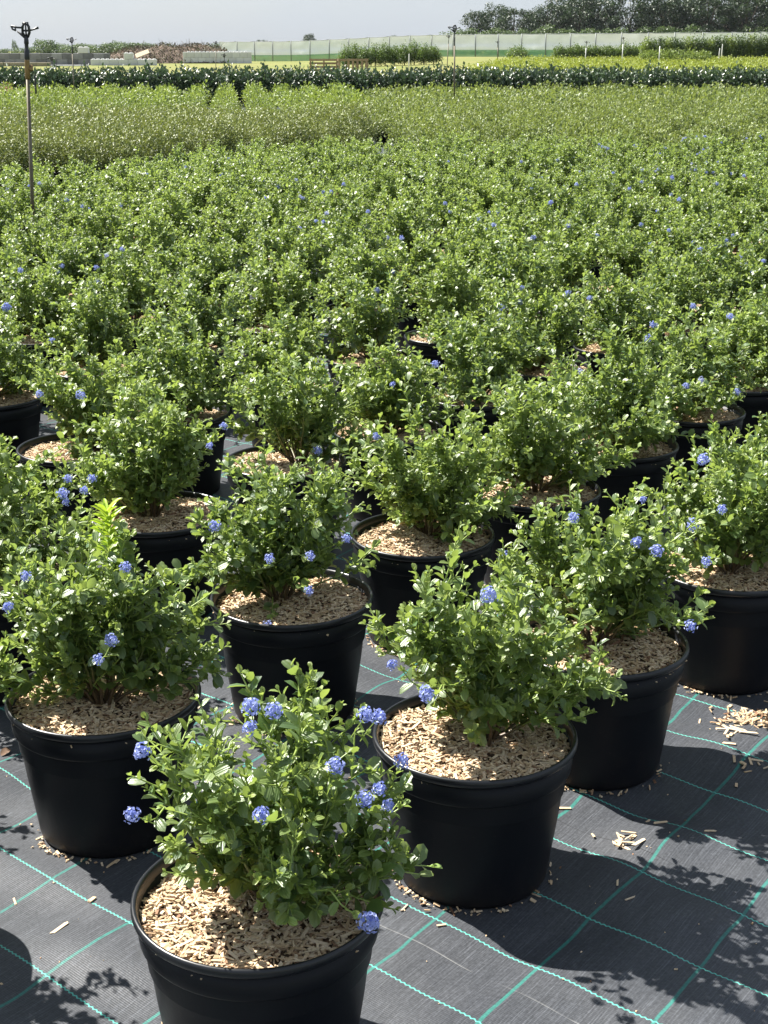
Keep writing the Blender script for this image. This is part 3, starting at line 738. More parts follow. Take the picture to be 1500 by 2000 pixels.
# a few soft folds that run along the thin threads
s_ = (X - O0[0]) * .648 + (Y - O0[1]) * .762
Z += .005 * np.exp(-((s_ - .32 - .03 * np.sin(5 * X)) / .05) ** 2) + .006 * np.exp(-((s_ + .33 - .04 * np.sin(4 * X + 1)) / .06) ** 2) + .005 * np.exp(-((s_ - .93) / .05) ** 2)
near = POTS_XY[:16]
dm = np.min(np.hypot(X[..., None] - near[:, 0], Y[..., None] - near[:, 1]), -1)
Z = Z * sstep(.13, .30, dm) * (1 - sstep(5, 9, Y)) + .012
ny, nx = X.shape
idx = np.arange(nx * ny).reshape(ny, nx)
Q = np.stack([idx[:-1, :-1], idx[:-1, 1:], idx[1:, 1:], idx[1:, :-1]], -1).reshape(-1, 4)
tag(link('ground_cloth', mesh_np('ground_cloth', np.stack([X, Y, Z], -1).reshape(-1, 3), Q, M_CLOTH)), 'black woven weed cloth with teal grid threads under the pots', 'ground cloth', kind='structure')
CLOTH_Z = .012
CG = (gx, gy, Z.copy())
gx2 = np.concatenate([np.linspace(-900, -60, 12), np.linspace(-40, 60, 40), np.linspace(80, 900, 12)])
gy2 = np.concatenate([[-60, -20, 0, 20, 40], np.linspace(46, 130, 36), [160, 220, 300, 450, 700, 1200, 2500]])
X, Y = np.meshgrid(gx2, gy2); Z = terrain(X, Y); ny, nx = X.shape
idx = np.arange(nx * ny).reshape(ny, nx)
Q = np.stack([idx[:-1, :-1], idx[:-1, 1:], idx[1:, 1:], idx[1:, :-1]], -1).reshape(-1, 4)
tag(link('field', mesh_np('field', np.stack([X, Y, Z - .004], -1).reshape(-1, 3), Q, M_FIELD)), 'dry yellow green grass field beyond the planted beds', 'field', kind='structure')

# ------------------------------------------------------------------ ceanothus
def hit_shell(px, py, c, R, Ht):
    """point on the plant's domed surface under a picture point"""
    d = ray(px, py); d = d / np.linalg.norm(d); o = np.array([0, 0, H])
    S_ = np.array([R, R, Ht * .62]); cc = np.array([c[0], c[1], .30 + Ht * .45])
    o2, d2 = (o - cc) / S_, d / S_
    A_, B_, C_ = d2 @ d2, o2 @ d2, o2 @ o2 - 1
    disc = B_ * B_ - A_ * C_
    t = (-B_ - math.sqrt(disc)) / A_ if disc > 0 else -B_ / A_
    return o + d * t
def put_flower(root, p_local, out_dir, which, rng, scale=1.0):
    q = Vector(out_dir).to_track_quat('Z', 'Y')
    o = bpy.data.objects.new('flower', FLOWERS[which]); o.parent = root
    o.matrix_basis = Matrix.LocRotScale(Vector(p_local), q, Vector((scale,) * 3))
    col.objects.link(o); return o

LEAF_MESHES = []
for i in range(8):
    k = dict(p=np.zeros((1, 3)), d=np.array([[1., 0, 0]]), n=np.array([[0, 0, 1.]]), L=np.ones(1), W=np.ones(1) * .6, a=np.array([i / 7]), r=np.array([(i * .37) % 1]), r2=np.array([(i * .61) % 1]))
    LEAF_MESHES.append(leaves_mesh('leaf', k, M_CEAN))

def pot_parts(root, mulch, rz=0):
    p = link('pot', ME_POT, root, rot=(0, 0, rz)); link('rim', ME_RIM, p)
    m = link('mulch', mulch, root, rot=(0, 0, rz)); m['kind'] = 'stuff'
    return p
HERO_SPEC = {
 'A': dict(seed=21, R=.25, Ht=.375, off=(.025, -.01), lean=(.0, 0), n_main=16, n_sec=10, flowers=[(490,1383),(488,1420),(535,1390),(280,1468),(258,1592),(510,1590),(655,1497),(712,1562),(742,1540),(760,1572),(718,1798),(785,1485),(715,1397),(740,1400)],
           leafs=190, chips=130, label='potted ceanothus at the corner of the block, with a dozen blue flower heads'),
 'B': dict(seed=22, R=.255, Ht=.37, off=(.02, .0), n_main=17, n_sec=10, flowers=[(835,1355),(765,1297),(955,1165)], leafs=180, chips=120,
           label='potted ceanothus second along the open edge, bright pale chips heaped in its pot'),
 'C': dict(seed=23, R=.26, Ht=.35, off=(-.01, .01), lean=(.02, 0), n_main=17, n_sec=10, flowers=[(1120,1012),(983,1083),(1243,1058),(1282,1077),(1348,1223)], leafs=140, chips=60,
           label='potted ceanothus third along the open edge, with twigs reaching far over its rim'),
 'D': dict(seed=24, R=.235, Ht=.33, off=(-.03, .01), n_main=17, n_sec=11, flowers=[(526,1091),(606,1086),(603,1154),(677,1052),(523,1222),(420,1028)], leafs=140, chips=70,
           label='compact rounded potted ceanothus with grey weathered chips and a flower drooping over the rim'),
 'E': dict(seed=25, R=.25, Ht=.37, off=(0, -.01), n_main=18, n_sec=11, flowers=[(192,1288),(50,1125),(245,1108),(218,1250),(15,1185)], leafs=160, chips=70,
           label='potted ceanothus with a lime green weed shooting up through its crown'),
 'F': dict(seed=26, R=.26, Ht=.34, off=(.02, .03), n_main=16, n_sec=10, flowers=[(735,852)], leafs=0, chips=0,
           label='sprawling potted ceanothus behind the pot with pale heaped chips, open straw mulch in front'),
 'G': dict(seed=27, R=.28, Ht=.36, n_main=17, n_sec=10, flowers=[(1380,1097),(1355,1025),(1410,995),(1375,900),(1255,975)], leafs=0, chips=0,
           label='potted ceanothus fourth along the open edge, beside the spilled heap of chips'),
 'H': dict(seed=28, R=.24, Ht=.36, off=(-.02, 0), n_main=15, n_sec=11, flowers=[(410,870),(437,832)], leafs=0, chips=0,
           label='potted ceanothus with a bare lower stem and wide dry mulch, behind the weedy pot'),
 'K': dict(seed=29, R=.27, Ht=.38, n_main=17, n_sec=11, flowers=[(133,935),(122,965),(130,980),(180,935),(165,957)], leafs=0, chips=0,
           label='dense potted ceanothus with a tight bunch of deep blue flowers at its top'),
 'I': dict(seed=30, R=.25, Ht=.35, off=(.04, .02), n_main=15, n_sec=10, flowers=[(620,880)], leafs=0, chips=0,
           label='potted ceanothus leaning on a slanting brown trunk above reddish chips'),
 'J': dict(seed=31, R=.28, Ht=.37, n_main=17, n_sec=10, flowers=[], leafs=0, chips=0,
           label='broad pale green potted ceanothus without flowers, next to the fourth pot on the open edge'),
 'M': dict(seed=32, R=.23, Ht=.30, n_main=15, n_sec=10, flowers=[(767,750),(850,712)], leafs=0, chips=0,
           label='low potted ceanothus with dark weathered chips showing before its crown'),
 'L': dict(seed=33, R=.25, Ht=.34, off=(.05, .02), n_main=16, n_sec=10, flowers=[(158,772),(78,770)], leafs=0, chips=0,
           label='potted ceanothus crown set to one side of its pot, pale chips bare on the other'),
}
OPEN_SIDE = {'A': (205, 58), 'B': (235, 70), 'C': (300, 55), 'D': (320, 70), 'E': (270, 60), 'F': (225, 65), 'G': (300, 55), 'H': (315, 65), 'I': (240, 65), 'J': (270, 55), 'M': (290, 65), 'L': (190, 65)}
VARIANTS = []
GROUP_C = 'ceanothus in black pots on the ground cloth'
for key, sp in HERO_SPEC.items():
    x, y = HEROES[key]
    fl_pts = []
    for (px, py) in sp['flowers']:
        p = hit_shell(px, py, (x + sp.get('off', (0, 0))[0], y + sp.get('off', (0, 0))[1]), sp['R'] * 1.02, sp['Ht'] * 1.03)
        pl = p - np.array([x, y, CLOTH_Z]); od = norm(norm(pl - np.array([0, 0, .42])) + np.array([0, -.15, .35]))
        fl_pts.append((pl - od * .008, od))
    twigs, lv = make_shrub(sp['seed'], R=sp['R'], Ht=sp['Ht'], n_main=sp['n_main'], n_sec=sp['n_sec'], off=sp.get('off', (0, 0)), lean=sp.get('lean', (0, 0)), open_side=OPEN_SIDE.get(key), extra=[p - od * .03 for p, od in fl_pts])
    rng = np.random.default_rng(sp['seed'] + 1000)
    root = empty('potted_ceanothus', (x, y, CLOTH_Z))
    tag(root, sp['label'], 'potted shrub', GROUP_C)
    mi = sp['seed'] % 5
    pot_parts(root, MULCH[mi][0])
    st_me = stems_mesh('stems', twigs); link('stems', st_me, root)
    view = norm(np.array([-x, -y, H - .5]))
    score = (lv['p'] - np.array([0, 0, .45])) @ view + rng.normal(0, .02, len(lv['p']))
    order = np.argsort(-score * (lv['L'] > .012))
    pick = order[:sp['leafs']]; rest = np.setdiff1d(np.arange(len(lv['L'])), pick)
    fm = leaves_mesh('foliage', sub(lv, rest), M_CEAN)
    f = link('foliage', fm, root); f['kind'] = 'stuff'
    d, s, n2 = leaf_frame(lv['d'][pick], lv['n'][pick])
    for q, k in enumerate(pick):
        L, W = lv['L'][k], lv['W'][k]
        o = bpy.data.objects.new('leaf', LEAF_MESHES[min(7, int(lv['a'][k] * 8))]); o.parent = root
        Mx = np.eye(4); Mx[:3, 0] = d[q] * L; Mx[:3, 1] = s[q] * (W / .6); Mx[:3, 2] = n2[q] * L; Mx[:3, 3] = lv['p'][k]
        o.matrix_basis = Matrix(Mx.tolist()); col.objects.link(o)
    hf = MULCH[mi][1]
    for q in range(sp['chips']):
        a = rng.uniform(-2.6, -.2) if rng.random() < .7 else rng.uniform(0, 6.28); r = rng.uniform(.10, .178)
        cx, cy = r * math.cos(a), r * math.sin(a)
        link('wood_chip', CHIPS[rng.integers(len(CHIPS))], root, (cx, cy, float(hf(cx, cy)) + .0055), (rng.normal(0, .15), rng.normal(0, .15), rng.uniform(0, 6.28)))
    for p, od in fl_pts: put_flower(root, p, od, int(rng.choice([0, 0, 1, 2])), rng, rng.uniform(.8, 1.12))
    if key == 'E':                               # the weed that came up in this pot
        wb = MB(); wp = curve_pts((.015, .035, .29), (.0, .02, 1), .395, 9, rng, .3, .03)
        P, D, Nn, L, A = [], [], [], [], []
        for i in range(64):
            fr = .45 + .55 * (i / 64) ** .6; p, t = along(wp, min(fr, .999)); a = i * 2.4
            o_ = np.array([math.cos(a), math.sin(a), 0]); P.append(p); D.append(norm(o_ * (1.05 - .55 * fr) + np.array([0, 0, .45])))
            Nn.append(np.array([0, 0, 1.]) - o_ * .3); L.append((.048 if fr < .93 else .042) * rng.uniform(.75, 1.15)); A.append(fr)
        k = len(P); L = np.array(L)
        wm = leaves_mesh('weed_leaves', dict(p=np.array(P), d=np.array(D), n=np.array(Nn), L=L, W=L * .24, a=np.clip((np.array(A) - .4) * 1.7, 0, 1), r=rng.random(k), r2=rng.random(k)), M_WEED)
        w = link('weed', stems_mesh('weed_stem', [(wp, .003, .0015, .6, 1, 0)]), root); w['label'] = 'lime green narrow leaved weed growing up through the crown'
        link('leaves', wm, w)['kind'] = 'stuff'
    if sp['leafs'] == 0: VARIANTS.append((fm, st_me, lv, sp['R'], sp['Ht']))
for sd in range(4):
    twigs, lv = make_shrub(60 + sd, R=.30, Ht=.35 + .01 * sd, n_main=17, n_sec=10)
    VARIANTS.append((leaves_mesh('foliage', lv, M_CEAN), stems_mesh('stems', twigs), lv, .30, .36))
TIPS = []
for fm, st_me, lv, R, Ht in VARIANTS:
    p = lv['p'] - np.array([0, 0, .30]); e = np.hypot(p[:, 0], p[:, 1]) ** 2 / R ** 2 + (p[:, 2] / Ht) ** 2
    TIPS.append(np.where((e > .85) & (p[:, 2] > .12))[0])
rng = np.random.default_rng(77)
n_flow = 0
ORD = ['first', 'second', 'third', 'fourth', 'fifth', 'sixth', 'seventh', 'eighth']
NUM = ['no', 'one', 'two', 'three', 'four', 'five', 'six', 'seven']
for k, (x, y, li, lj) in enumerate(spots):
    vi = int(rng.integers(len(VARIANTS))); fm, st_me, lv, R, Ht = VARIANTS[vi]
    rz = rng.uniform(0, 6.28); sc = rng.uniform(.94, 1.08) * (1 + .06 * sstep(5, 10, y))
    root = empty('potted_ceanothus', (x, y, CLOTH_Z), rz)
    pot_parts(root, MULCH[k % 5][0])
    for nm, me in (('stems', st_me), ('foliage', fm)):
        o = link(nm, me, root, (0, 0, .285 * (1 - sc)), scale=(sc, sc, sc))
        if nm == 'foliage': o['kind'] = 'stuff'
    warm = 0.35 + .5 * sstep(-.1, .25, x / y)
    nf = int(rng.integers(1, 8)) if rng.random() < (warm if y < 12.5 else warm * .45) else 0
    for q in range(nf):
        t = int(rng.choice(TIPS[vi])); p = lv['p'][t] * sc + np.array([0, 0, .285 * (1 - sc)])
        od = norm(norm(p - np.array([0, 0, .42])) + np.array([0, 0, .5]))
        put_flower(root, p + od * .006, od, int(rng.choice([0, 0, 1, 2, 3, 4], p=[.3, .2, .2, .12, .12, .06])), rng, rng.uniform(.85, 1.2))
        n_flow += 1
    fl = ('with %s flower head%s' % (NUM[nf], '' if nf == 1 else 's')) if nf else 'without flowers'
    if lj == 0: lb = 'potted ceanothus %s, %s pot along the open edge' % (fl, ORD[li]) if li < 8 else 'potted ceanothus far along the open edge ' + fl
    elif 0 <= li < 6 and lj < 7: lb = 'potted ceanothus %s, %s pot back from the %s on the open edge' % (fl, ORD[lj - 1], ORD[li])
    else: lb = 'potted ceanothus %s, packed deep inside the dense block' % fl
    tag(root, lb, 'potted shrub', 'ceanothus %s in the block' % fl)
print('near plants', len(spots) + len(HEROES), 'flowers', n_flow)

# ------------------------------------------------------------------ beds beyond
pp, pf = lathe([(.0, .0), (.105, .0), (.13, .22), (.138, .23), (.138, .25), (.13, .25), (.12, .2), (0, .2)], 14)
ME_POT_S = mesh_np('pot', pp, pf, M_POT)
def shrub_set(name, mat, shapes, n, leaf, seed, shoots=45):
    out = []
    for i, sh in enumerate(shapes):
        lv = cloud_leaves(seed + i, n, sh, leaf, shoots)
        out.append((leaves_mesh(name, lv, mat, LT_DIAM), lv))
    return out
FINE = shrub_set('foliage', M_FINE, [(.25, .25, .50, .2), (.27, .25, .54, .2), (.26, .27, .47, .2)], 1700, .033, 200, 90)
LIME = shrub_set('foliage', M_LIME, [(.27, .27, .42, .2), (.29, .27, .46, .2), (.25, .26, .38, .2), (.28, .28, .44, .2)], 900, .044, 210, 60)
GREEN = shrub_set('foliage', M_GREEN, [(.29, .29, .42, .2), (.31, .29, .47, .2), (.27, .28, .36, .2), (.32, .30, .44, .2)], 1000, .042, 220, 60)
rng = np.random.default_rng(31)
def bed(name, variants, pts, limit, label, group, stuff_name, stuff_label, mat, stuff_leaves):
    pts = sorted(pts, key=lambda q: q[1])
    for x, y in pts[:limit]:
        root = empty(name, (x, y, CLOTH_Z), rng.uniform(0, 6.28), rng.uniform(.84, 1.14))
        tag(root, label, 'shrub', group)
        link('pot', ME_POT_S, root)
        link('foliage', variants[rng.integers(len(variants))][0], root)['kind'] = 'stuff'
    rest = pts[limit:]
    if rest:
        parts = []
        for x, y in rest:
            lv = variants[rng.integers(len(variants))][1]
            i = rng.choice(len(lv['L']), stuff_leaves, replace=False); s = sub(lv, i)
            a = rng.uniform(0, 6.28); c_, s_ = math.cos(a), math.sin(a); Rm = np.array([[c_, s_, 0], [-s_, c_, 0], [0, 0, 1]]); k = rng.uniform(.9, 1.12)
            boost = math.sqrt(len(lv['L']) / stuff_leaves) * .85
            s = dict(s); s['p'] = (s['p'] @ Rm) * k + np.array([x, y, CLOTH_Z]); s['d'] = s['d'] @ Rm; s['n'] = s['n'] @ Rm; s['L'] = s['L'] * boost; s['W'] = s['W'] * boost
            s['a'] = np.clip(s['a'] + rng.normal(0, .12), 0, 1); parts.append(s)
        lv = {k: np.concatenate([q[k] for q in parts]) for k in parts[0]}
        tag(link(stuff_name, leaves_mesh(stuff_name, lv, mat, LT_DIAM)), stuff_label, 'shrubs', kind='stuff')
    print(name, len(pts))
inview = lambda x, y: abs(x) < .285 * y + .5
pts = []
for j in range(60):
    for i in range(-40, 40):
        x, y = -.2 + (i + .5 * (j % 2)) * .40, 15 + j * .36
        x += rng.normal(0, .03); y += rng.normal(0, .03)
        if x > -.25 - .02 * (y - 20) or y > 23.6 or y < 16.6 + 1.32 * (x + 3.25) or not inview(x, y): continue
        pts.append((x, y))
bed('fine_leaved_shrub', FINE, pts, 300, 'bronze tinged fine leaved shrub in the tight bed behind the ceanothus block', 'bronze tinged fine leaved shrubs', 'fine_shrubs', 'bronze tinged shrubs', M_FINE, 300)
pts = []
for i in range(-40, 6):
    for j in range(40):
        y = 24.9 + j * .42 + rng.normal(0, .04); x = -.35 + i * .76 - .105 * (y - 24) + .0 + rng.normal(0, .03)
        if y > 41.8 or x > -.2 - .02 * (y - 20) or not inview(x, y): continue
        if rng.random() < .06: continue
        pts.append((x, y))
bed('lime_green_shrub', LIME, pts, 170, 'rounded lime green shrub in the bed of straight rows with dark lanes', 'lime green shrubs in straight rows', 'distant_lime_shrubs', 'lime green shrubs in far rows running up to the laurels', M_LIME, 170)
pts = []
for j in range(60):
    for i in range(-4, 30):
        y = 19.3 + j * .52; x = .25 + (i + .5 * (j % 2)) * .58
        x += rng.normal(0, .07); y += rng.normal(0, .07)
        if y > 41.8 or x < (.12 if y < 24.3 else -.12 - .02 * (y - 20)) or not inview(x, y): continue
        g = math.sin(x * 1.9 + 1.3) * math.sin(y * 1.1 + .5 * x)
        if g > (.25 if y < 22.5 else .62) or rng.random() < (.25 if y < 22 else .08): continue
        pts.append((x, y))
bed('loose_green_shrub', GREEN, pts, 200, 'loose spreading green shrub in the uneven bed beyond the ceanothus block', 'loose green shrubs in the uneven bed', 'distant_green_shrubs', 'spreading green shrubs far back in the uneven bed, merging into one carpet', M_GREEN, 180)
lv = cloud_leaves(240, 700, (.3, .3, .5, .15), .03, 40)
me_red = leaves_mesh('foliage', lv, M_RED, LT_DIAM)
for px, yy in ((8, 39.2), (22, 39.0), (63, 38.6)):
    root = empty('red_shrub', (x_at(px, yy, .5), yy, CLOTH_Z), px, 1.12 if px < 50 else .95)
    tag(root, 'pinkish red shrub among lime green shrubs by the laurel hedge', 'shrub', 'pinkish red shrubs')
    link('pot', ME_POT_S, root); link('foliage', me_red, root)['kind'] = 'stuff'

# laurels
LAUR = shrub_set('foliage', M_LAUREL, [(.36, .36, .80, .12), (.38, .36, .84, .12), (.36, .37, .78, .12), (.38, .38, .86, .12)], 760, .115, 260, 80)
for row, (y0, dx, zoff) in enumerate(((43.0, .44, 0), (43.8, .48, .05))):
    n = int(28.5 / dx)
    for i in range(n):
        x = -13.9 + i * dx + rng.normal(0, .05) + row * .2; y = y0 + rng.normal(0, .06)
        if not inview(x, y): continue
        root = empty('laurel', (x, y, CLOTH_Z), rng.uniform(0, 6.28), rng.uniform(1.05, 1.13) + zoff * .6)
        tag(root, 'dark glossy laurel in the front row of the long laurel hedge' if row == 0 else 'dark glossy laurel in the back row of the long laurel hedge', 'laurel', 'laurels of the front hedge row' if row == 0 else 'laurels of the back hedge row')
        link('pot', ME_POT_S, root); link('foliage', LAUR[rng.integers(4)][0], root)['kind'] = 'stuff'
# dark strip of cloth behind: the yellow green bed past the laurels
parts = []
YEL = shrub_set('yellow', M_YELLOW, [(.35, .35, .42, .05), (.4, .36, .46, .05)], 260, .07, 280, 40)
for j in range(16):
    for i in range(70):
        y = 76 + j * 1.4 + rng.normal(0, .2); x = 4.0 + .3 * j + i * .42 + rng.normal(0, .06)
        if not inview(x, y) or x < 4 + (y - 76) * .12: continue
        lv = YEL[rng.integers(2)][1]; s = sub(lv, rng.choice(len(lv['L']), 60, replace=False)); a = rng.uniform(0, 6.28); c_, s_ = math.cos(a), math.sin(a); Rm = np.array([[c_, s_, 0], [-s_, c_, 0], [0, 0, 1]])
        s['p'] = s['p'] @ Rm + np.array([x, y, terrain(x, y)]); s['d'] = s['d'] @ Rm; s['n'] = s['n'] @ Rm; s['L'] = s['L'] * 1.5; s['W'] = s['W'] * 1.6; parts.append(s)
lv = {k: np.concatenate([q[k] for q in parts]) for k in parts[0]}
tag(link('yellow_green_crop', leaves_mesh('yellow_green_crop', lv, M_YELLOW, LT_DIAM)), 'low bed of bright yellow green plants just past the laurel hedge', 'plants', kind='stuff')
#--PART3--
# ------------------------------------------------------------------ sprinklers
def hosepts(a, b, sag, n=8):
    a, b = np.array(a, float), np.array(b, float); t = np.linspace(0, 1, n)[:, None]
    return a * (1 - t) + b * t + np.array([0, 0, -1.0]) * (sag * 4 * t * (1 - t))
def sprinkler(px_top, px_base, py_top, y, label, detail=True, thick=.0115, pole_mat=None, head=1.0, zbase=None):
    zt = z_at(py_top, y); xb = x_at(px_base, y, .6); xt = x_at(px_top, y, zt)
    zb = float(terrain(xb, y)) if zbase is None else zbase
    root = empty('irrigation_sprinkler', (xb, y, zb)); tag(root, label, 'sprinkler', 'irrigation sprinklers on pipes')
    h = zt - zb; dx = xt - xb
    at = lambda z: np.array([dx * z / h, 0, z])
    k = head
    m = MB(); m.tube([at(0), at(h - .27 * k)], thick, 10); link('pole', m.mesh('pole', pole_mat or M_STEEL, True), root)
    if detail:
        m = MB(); m.tube([at(h - .335 * k), at(h - .325 * k), at(h - .27 * k), at(h - .225 * k), at(h - .218 * k)], [.013, .0165, .0165, .0150, .0150], 12)
        m.tube([at(h - .27 * k), at(h - .27 * k) + np.array([.028, -.004, .002])], .008, 8)
        m.tube([at(h - .27 * k) + np.array([.024, -.014, -.012]), at(h - .27 * k) + np.array([.024, .012, .014])], .011, 8)
        v = link('valve', m.mesh('valve', M_BRASS, True), root)
        hs = hosepts(at(h - .275 * k) + np.array([.032, 0, 0]), at(h - .42 * k) + np.array([.046, 0, 0]), -.01)
        hs[:, 0] += .006 * np.sin(np.linspace(0, 3, len(hs)))
        m = MB(); m.tube(hs, [.003] * 3 + [.0055] * 5, 6); link('hose', m.mesh('hose', M_BLACKP, True), root)
    m = MB(); m.tube([at(h - .27 * k), at(h - .22 * k), at(h - .215 * k), at(h - .165 * k), at(h - .16 * k), at(h - .13 * k), at(h - .125 * k), at(h - .085 * k)],
                     np.array([.0145, .0150, .0165, .0165, .0120, .0120, .0150, .0130]) * (1 if detail else .9), 12)
    link('riser', m.mesh('riser', M_BLACKP, True), root)
    m = MB(); c = at(h - .06 * k); q = .030 * k
    # yoke with two windows, counterweight arm and deflector arm
    for sx in (-1, 1):
        m.tube([c + np.array([sx * .008, 0, -.03]) * k, c + np.array([sx * .021, 0, -.004]) * k, c + np.array([sx * .019, 0, .030]) * k, c + np.array([sx * .008, 0, .050]) * k], [.0085 * k] * 4, 7)
    m.tube([c + np.array([0, 0, -.03]) * k, c + np.array([0, 0, .056]) * k], [.0060 * k, .0045 * k], 8)
    m.tube([c + np.array([-.018, 0, .050]) * k, c + np.array([.018, 0, .050]) * k], .0075 * k, 8)
    m.tube([c + np.array([-.022, 0, .008]) * k, c + np.array([.022, 0, .008]) * k], .006 * k, 8)
    link('sprinkler_head', m.mesh('sprinkler_head', M_BLACKP, True), root)
    m = MB(); m.tube([c + np.array([.014, 0, .006]) * k, c + np.array([.050, .004, .016]) * k, c + np.array([.064, .004, .022]) * k, c + np.array([.076, .004, .025]) * k], np.array([.006, .005, .0075, .0075]) * k, 8)
    link('counterweight_arm', m.mesh('arm', M_BLACKP, True), root)
    m = MB(); m.tube([c + np.array([-.012, 0, .024]) * k, c + np.array([-.05, 0, .026]) * k, c + np.array([-.088, 0, .034]) * k], np.array([.006, .0058, .0075]) * k, 8)
    m.tube([c + np.array([-.088, 0, .034]) * k, c + np.array([-.080, 0, .016]) * k, c + np.array([-.060, 0, .008]) * k], .0055 * k, 7)
    m.tube([c + np.array([-.064, 0, .022]) * k, c + np.array([-.061, 0, .008]) * k], .005 * k, 7)
    m.tube([c + np.array([-.052, 0, .004]) * k, c + np.array([-.02, 0, -.022]) * k, c + np.array([-.004, 0, -.034]) * k], np.array([.005, .008, .009]) * k, 8)
    link('nozzle_arm', m.mesh('arm', M_BLACKP, True), root)
    return root
sprinkler(50, 57, 42, 9.0, 'tall irrigation sprinkler with brass valve and dangling hose standing in the ceanothus block', zbase=CLOTH_Z)
sprinkler(888, 888, 48, 34.0, 'tall thin sprinkler pipe rising from the uneven green bed', False, .018, head=1.7, zbase=CLOTH_Z)
sprinkler(140, 144, 72, 37.0, 'sprinkler pipe among lime green shrubs with the dark block wall behind it', False, .014, head=1.5, zbase=CLOTH_Z)
sprinkler(422, 420, 80, 62.0, 'thin sprinkler pipe standing against the studded pale block wall', False, .014, head=1.4)
sprinkler(438, 438, 104, 60.0, 'short dark sprinkler standing before the studded pale block wall', False, .012, head=1.6)
sprinkler(877, 871, 68, 62.0, 'leaning sprinkler pipe beside the upright leafy shrub row', False, .018, head=1.3)
sprinkler(101, 102, 110, 60.0, 'squat dark sprinkler in front of the dark block wall', False, .014, head=1.9)
for px, pt, yy, lb in ((972, 80, 95, 'slim sprinkler pipe in the field in front of the crop netting'), (1146, 80, 92, 'pale sprinkler pipe standing in front of the dark low hedge'),
                       (1218, 72, 88, 'leaning pale sprinkler pipe where the low hedge meets the tall leafy hedge'), (1290, 76, 88, 'pale sprinkler pipe rising from the light leaved shrubs')):
    sprinkler(px, px - (4 if px > 1100 else 0), pt, yy, lb, False, .026, M_WHITE if px > 1000 else None, head=1.5)
for px, p0, p1, yy, lb in ((798, 105, 128, 84, 'short white marker stake before the upright leafy shrub row'), (1403, 94, 110, 96, 'short white marker stake before the tall leafy hedge'), (1408, 86, 110, 98, 'taller grey marker stake before the tall leafy hedge')):
    x = x_at(px, yy, .8); zb = float(terrain(x, yy)); zt = z_at(p0, yy)
    m = MB(); m.tube([(0, 0, 0), (.02, 0, (zt - zb) * .6), (.03, 0, zt - zb - .05), (.03, 0, zt - zb)], [.035, .033, .03, .012], 8)
    o = link('marker_stake', m.mesh('marker_stake', M_WHITE, True), None, (x, yy, zb)); tag(o, lb, 'stake')

# ------------------------------------------------------------------ concrete block walls
def block_mesh(L, W, Hh, mat, studs):
    m = MB(); g = .012
    m.box((0, 0, Hh / 2), (L - g, W - g, Hh - .008), bev=.03)
    if studs:
        for sx in (-.25, .25):
            for sy in (-.25, .25):
                V, F = lathe([(.13, -.01), (.12, .07), (.09, .085), (0, .085)], 10); m.add(V + np.array([sx * L, sy * W, Hh - .008]), F)
    return m.mesh('block', mat)
def block_wall(name, label, px0, px1, py_top, y, courses, mat, Lb, rz, W=.7, tops=(), studs=True, zb=None, hb=None):
    x0, x1 = x_at(px0, y, .6), x_at(px1, y, .6)
    zb = float(terrain((x0 + x1) / 2, y)) if zb is None else zb
    ht = z_at(py_top, y) - zb; hc = hb or ht / courses
    root = empty(name, (x0, y, zb - .02), rz); tag(root, label, 'block wall')
    plain, stud, half = block_mesh(Lb, W, hc, mat, False), block_mesh(Lb, W, hc, mat, studs), block_mesh(Lb / 2, W, hc, mat, False)
    total = (x1 - x0) / math.cos(rz); n = int(round(total / Lb))
    for c in range(courses):
        shift = .5 * (c % 2); cnt = n if shift == 0 else n - 1
        if shift:
            for s in (Lb * .25, n * Lb - Lb * .25): link('block', half, root, (s, 0, c * hc))
        for i in range(cnt): link('block', stud if c == courses - 1 else plain, root, ((i + .5 + shift) * Lb, 0, c * hc))
    for f, m2 in tops: link('block', block_mesh(Lb, W, hc, m2, True), root, (f * n * Lb, 0, courses * hc + .002))
    return root
block_wall('block_wall', 'long dark grey concrete block wall with one white block on top', -30, 206, 103.5, 150, 2, M_CONC_D, 1.06, 0.0, tops=((.795, M_CONC_L),), studs=False)
block_wall('block_wall', 'low pale concrete block wall, one course high with a single block on top', 178, 298, 115.5, 146, 1, M_CONC_L, .92, 0.03, tops=((.58, M_CONC_L),))
block_wall('block_wall', 'pale concrete block wall two courses high with studs along its top', 358, 489, 101, 168, 2, M_CONC_L, .86, 0.02)
x = x_at(-5, 138); o = empty('kerb', (x, 138, float(terrain(x, 138)))); tag(o, 'low sandy coloured kerb of concrete blocks before the dark block wall', 'kerb')
kb = block_mesh(1.25, .5, .34, M_SAND, False)
for i in range(4): link('block', kb, o, (i * 1.25 + .6, 0, 0))
x = x_at(77, 139); o = empty('kerb', (x, 139, float(terrain(x, 139)))); tag(o, 'thin pale strip of concrete slabs at the foot of the dark block wall', 'kerb')
kb = block_mesh(1.15, .6, .12, M_CONC_L, False)
for i in range(4): link('slab', kb, o, (i * 1.15 + .6, 0, 0))

